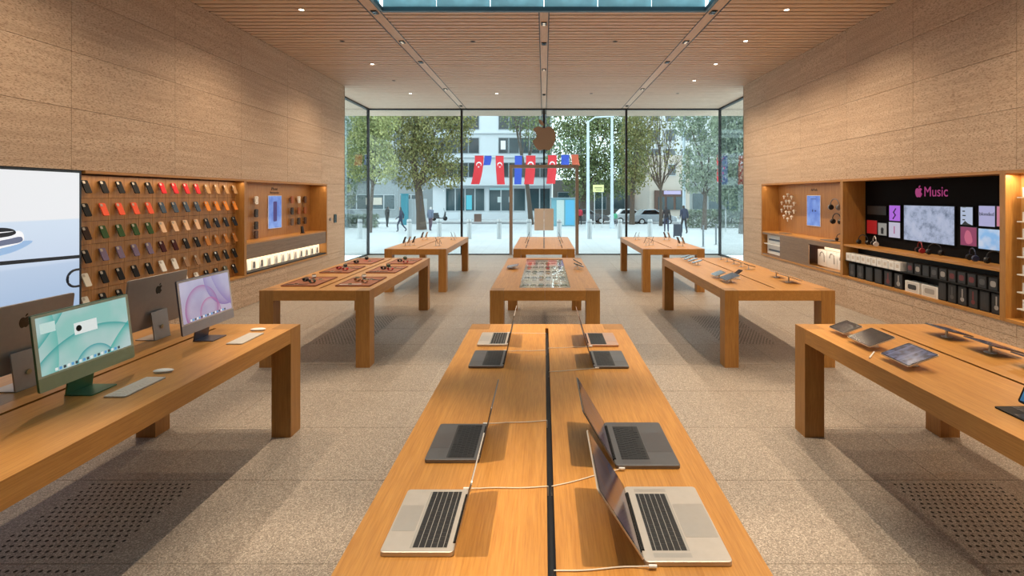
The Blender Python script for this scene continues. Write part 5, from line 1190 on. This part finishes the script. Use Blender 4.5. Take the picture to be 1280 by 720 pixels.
tree(664, 44.6, 5.0, [(650, 150, 26, 16), (668, 165, 18, 22), (640, 130, 30, 18)], green, 'slim leaning tree behind the door frame', 1500, 0.14, -0.6, 0.20, 8)
tree(728, 53.5, 4.2, [(715, 190, 36, 40), (745, 175, 40, 42), (770, 215, 28, 36), (735, 225, 34, 28), (725, 150, 44, 24), (765, 150, 34, 22), (790, 190, 24, 46)], green, 'dense green trees behind the lamp posts', 16000, 0.20, 0.2, 0.35)
tree(790, 44.8, 3.6, [(795, 185, 22, 44), (802, 160, 26, 30), (790, 225, 18, 20)], olive, 'olive tree behind the right mullion', 4500, 0.15, 0.1, 0.22)
tree(826, 42, 3.2, [(815, 190, 22, 34), (842, 170, 24, 34), (825, 150, 30, 20), (812, 215, 14, 20), (845, 205, 12, 18)], olive, 'half bare tree in front of the beige house', 900, 0.14, 0.0, 0.13, 60)
tree(880, 36, 2.6, [(878, 200, 26, 30), (890, 165, 28, 30), (868, 225, 20, 18), (898, 230, 20, 26), (860, 155, 22, 18)], greyg, 'grey green tree at the right glass corner', 6500, 0.13, 0.1, 0.16)
tree(928, 28.5, 2.4, [(925, 200, 28, 50), (915, 160, 28, 30), (920, 240, 24, 24)], greyg, 'leafy tree beyond the right side glass', 6500, 0.13, 0.1, 0.18)
def hedge(px0, px1, y, top, mat, label, n):
    x0, x1 = xat(px0, y), xat(px1, y); h = hat(top, y)-gz(y); rnd = random.Random(px0)
    t = thing('hedge', label, 'hedge', ((x0+x1)/2, y, gz(y)))
    def f(m):
        for _ in range(n):
            p = Vector((rnd.uniform(x0, x1)-(x0+x1)/2, rnd.uniform(-0.5, 0.5), rnd.uniform(0.0, 1)*h)); s = 0.10*rnd.uniform(0.6, 1.4)
            e = Euler((rnd.uniform(0, 6.3),)*3).to_matrix(); m.add([p + e @ Vector(v) for v in ((-s, 0, 0), (0, -s*.6, 0), (s, 0, 0), (0, s*.6, 0))], [(0, 1, 2, 3)])
    mb = MB(); f(mb); link('foliage', mb.mesh('foliage', mat, recalc=False), t)
    part('stems', lambda m: [m.cyl(((x0-x1)/2 + (x1-x0)*(k+0.5)/8, 0, 0), 0.03, h*0.7, 'z', 6) for k in range(8)], bark, t)
hedge(858, 940, 39, 262, greyg, 'low clipped hedge at the right kerb', 3500)
hedge(425, 472, 39.3, 268, greyg, 'low hedge at the left kerb', 1800)

# ---- buildings across the road
pane = plain('window_dark', (0.03, 0.04, 0.045), 0.12); pane2 = plain('window_mid', (0.10, 0.12, 0.13), 0.15)
shop_glass = plain('shop_glass', (0.03, 0.06, 0.07), 0.1)
def building(y, px0, px1, py_top, mat, label, depth=10):
    x0, x1 = xat(px0, y), xat(px1, y); base = gz(y)
    t = thing('building', label, 'building', ((x0+x1)/2, y, base))
    part('walls', lambda m: m.box(-(x1-x0)/2, (x1-x0)/2, 0, depth, 0, hat(py_top, y)-base), mat, t)
    def W(a, b, ya, yb, mat_, nm='window', proud=-0.06, frame=None):
        xa, xb = xat(a, y)-(x0+x1)/2, xat(b, y)-(x0+x1)/2; za, zb = hat(yb, y)-base, hat(ya, y)-base
        p = part(nm, lambda m: (m.box(xa, xb, proud, 0.0, za, zb)), frame or mat_, t)
        if frame:
            n_ = max(1, round((b-a)/14)); w_ = (xb-xa)/n_
            for k in range(n_): part('pane', lambda m: m.box(xa+w_*k+0.07, xa+w_*(k+1)-0.07, proud-0.02, proud, za+0.08, zb-0.08), mat_, p)
        return p
    return t, W
bw = plain('white_render', (0.56, 0.60, 0.63), 0.8); fr = plain('frame_grey', (0.22, 0.25, 0.27), 0.5)
t, W = building(58, 541, 690, 95, bw, 'white multi-storey building with dark ribbon windows and shops below')
for (ya, yb) in ((112, 132), (143, 162), (172, 192), (203, 222)):
    for (a, b) in ((545, 599), (623, 688)): W(a, b, ya, yb, pane, 'window', -0.06, fr)
W(541, 690, 164.5, 167, bw, 'string_course', -0.25); W(541, 690, 194, 197, bw, 'string_course', -0.25); W(541, 690, 224, 232, bw, 'canopy', -0.9)
for (a, b) in ((557, 606), (611, 657), (661, 688)): W(a, b, 235, 264, shop_glass, 'shop_window', -0.08, plain('shop_frame', (0.42, 0.46, 0.48), 0.5))
W(583, 590, 244, 262, glow('shop_cyan', (0.10, 0.55, 0.70), 0.8), 'shop_poster', -0.16); W(612, 640, 235, 237.5, glow('shop_sign', (0.35, 0.62, 0.70), 0.7), 'shop_sign', -0.16)
for (a, b, c) in ((622, 627, 246), (636, 641, 246)): W(a, b, c, c+7, glow('shop_light', (0.55, 0.68, 0.72), 0.7), 'shop_light', -0.16)
W(626, 632, 176, 187, glow('room_lamp', (0.8, 0.85, 0.9), 0.9), 'lit_window', -0.14)
t, W = building(62, 400, 541, 212, plain('blue_grey_render', (0.24, 0.27, 0.28), 0.8), 'low blue grey building behind the left trees')
for k in range(5): W(420+23*k, 436+23*k, 219, 230, pane2 if k % 2 else plain('window_pale', (0.42, 0.46, 0.48), 0.3), 'window', -0.06, fr)
for k in range(3): W(432+34*k, 460+34*k, 243, 262, shop_glass, 'shop_window', -0.08, plain('shop_frame', (0.42, 0.46, 0.48), 0.5))
W(458, 478, 247, 256, plain('beige_panel', (0.50, 0.44, 0.36), 0.6), 'sign_panel', -0.2)
t, W = building(78, 380, 541, 120, plain('pale_block', (0.42, 0.44, 0.44), 0.8), 'pale apartment block far behind the left trees')
for r in range(3):
    for k in range(6): W(392+25*k, 406+25*k, 140+26*r, 154+26*r, pane2, 'window', -0.06, bw)
t, W = building(60, 812, 862, 194, plain('beige_render', (0.52, 0.46, 0.40), 0.8), 'beige house gable between the right trees')
W(818, 856, 238, 262, plain('shop_brown', (0.10, 0.055, 0.04), 0.6), 'shop_front', -0.3)
for k in range(3): W(822+11*k, 830+11*k, 246, 262, shop_glass, 'shop_window', -0.34)
W(829, 850, 238.5, 243, glow('shop_sign_violet', (0.55, 0.50, 0.80), 0.8), 'shop_sign', -0.4); W(835, 845, 205, 220, pane2, 'window', -0.06, bw)
t, W = building(63, 862, 960, 205, plain('grey_green_render', (0.26, 0.29, 0.29), 0.8), 'low grey building behind the right trees')
for k in range(4): W(866+20*k, 880+20*k, 214, 228, pane2, 'window', -0.06, bw); W(866+20*k, 882+20*k, 242, 264, shop_glass, 'shop_window', -0.08)
t, W = building(80, 785, 960, 120, plain('white_block', (0.60, 0.62, 0.63), 0.8), 'white apartment block far behind the right trees')
for r in range(4):
    for k in range(8): W(792+20*k, 804+20*k, 138+24*r, 152+24*r, pane2, 'window', -0.06, fr)
t, W = building(70, 692, 789, 225, plain('dark_shop_row', (0.12, 0.11, 0.10), 0.8), 'dark row of shops behind the green trees')
for k in range(4): W(697+23*k, 712+23*k, 240, 262, shop_glass, 'shop_window', -0.08, fr)
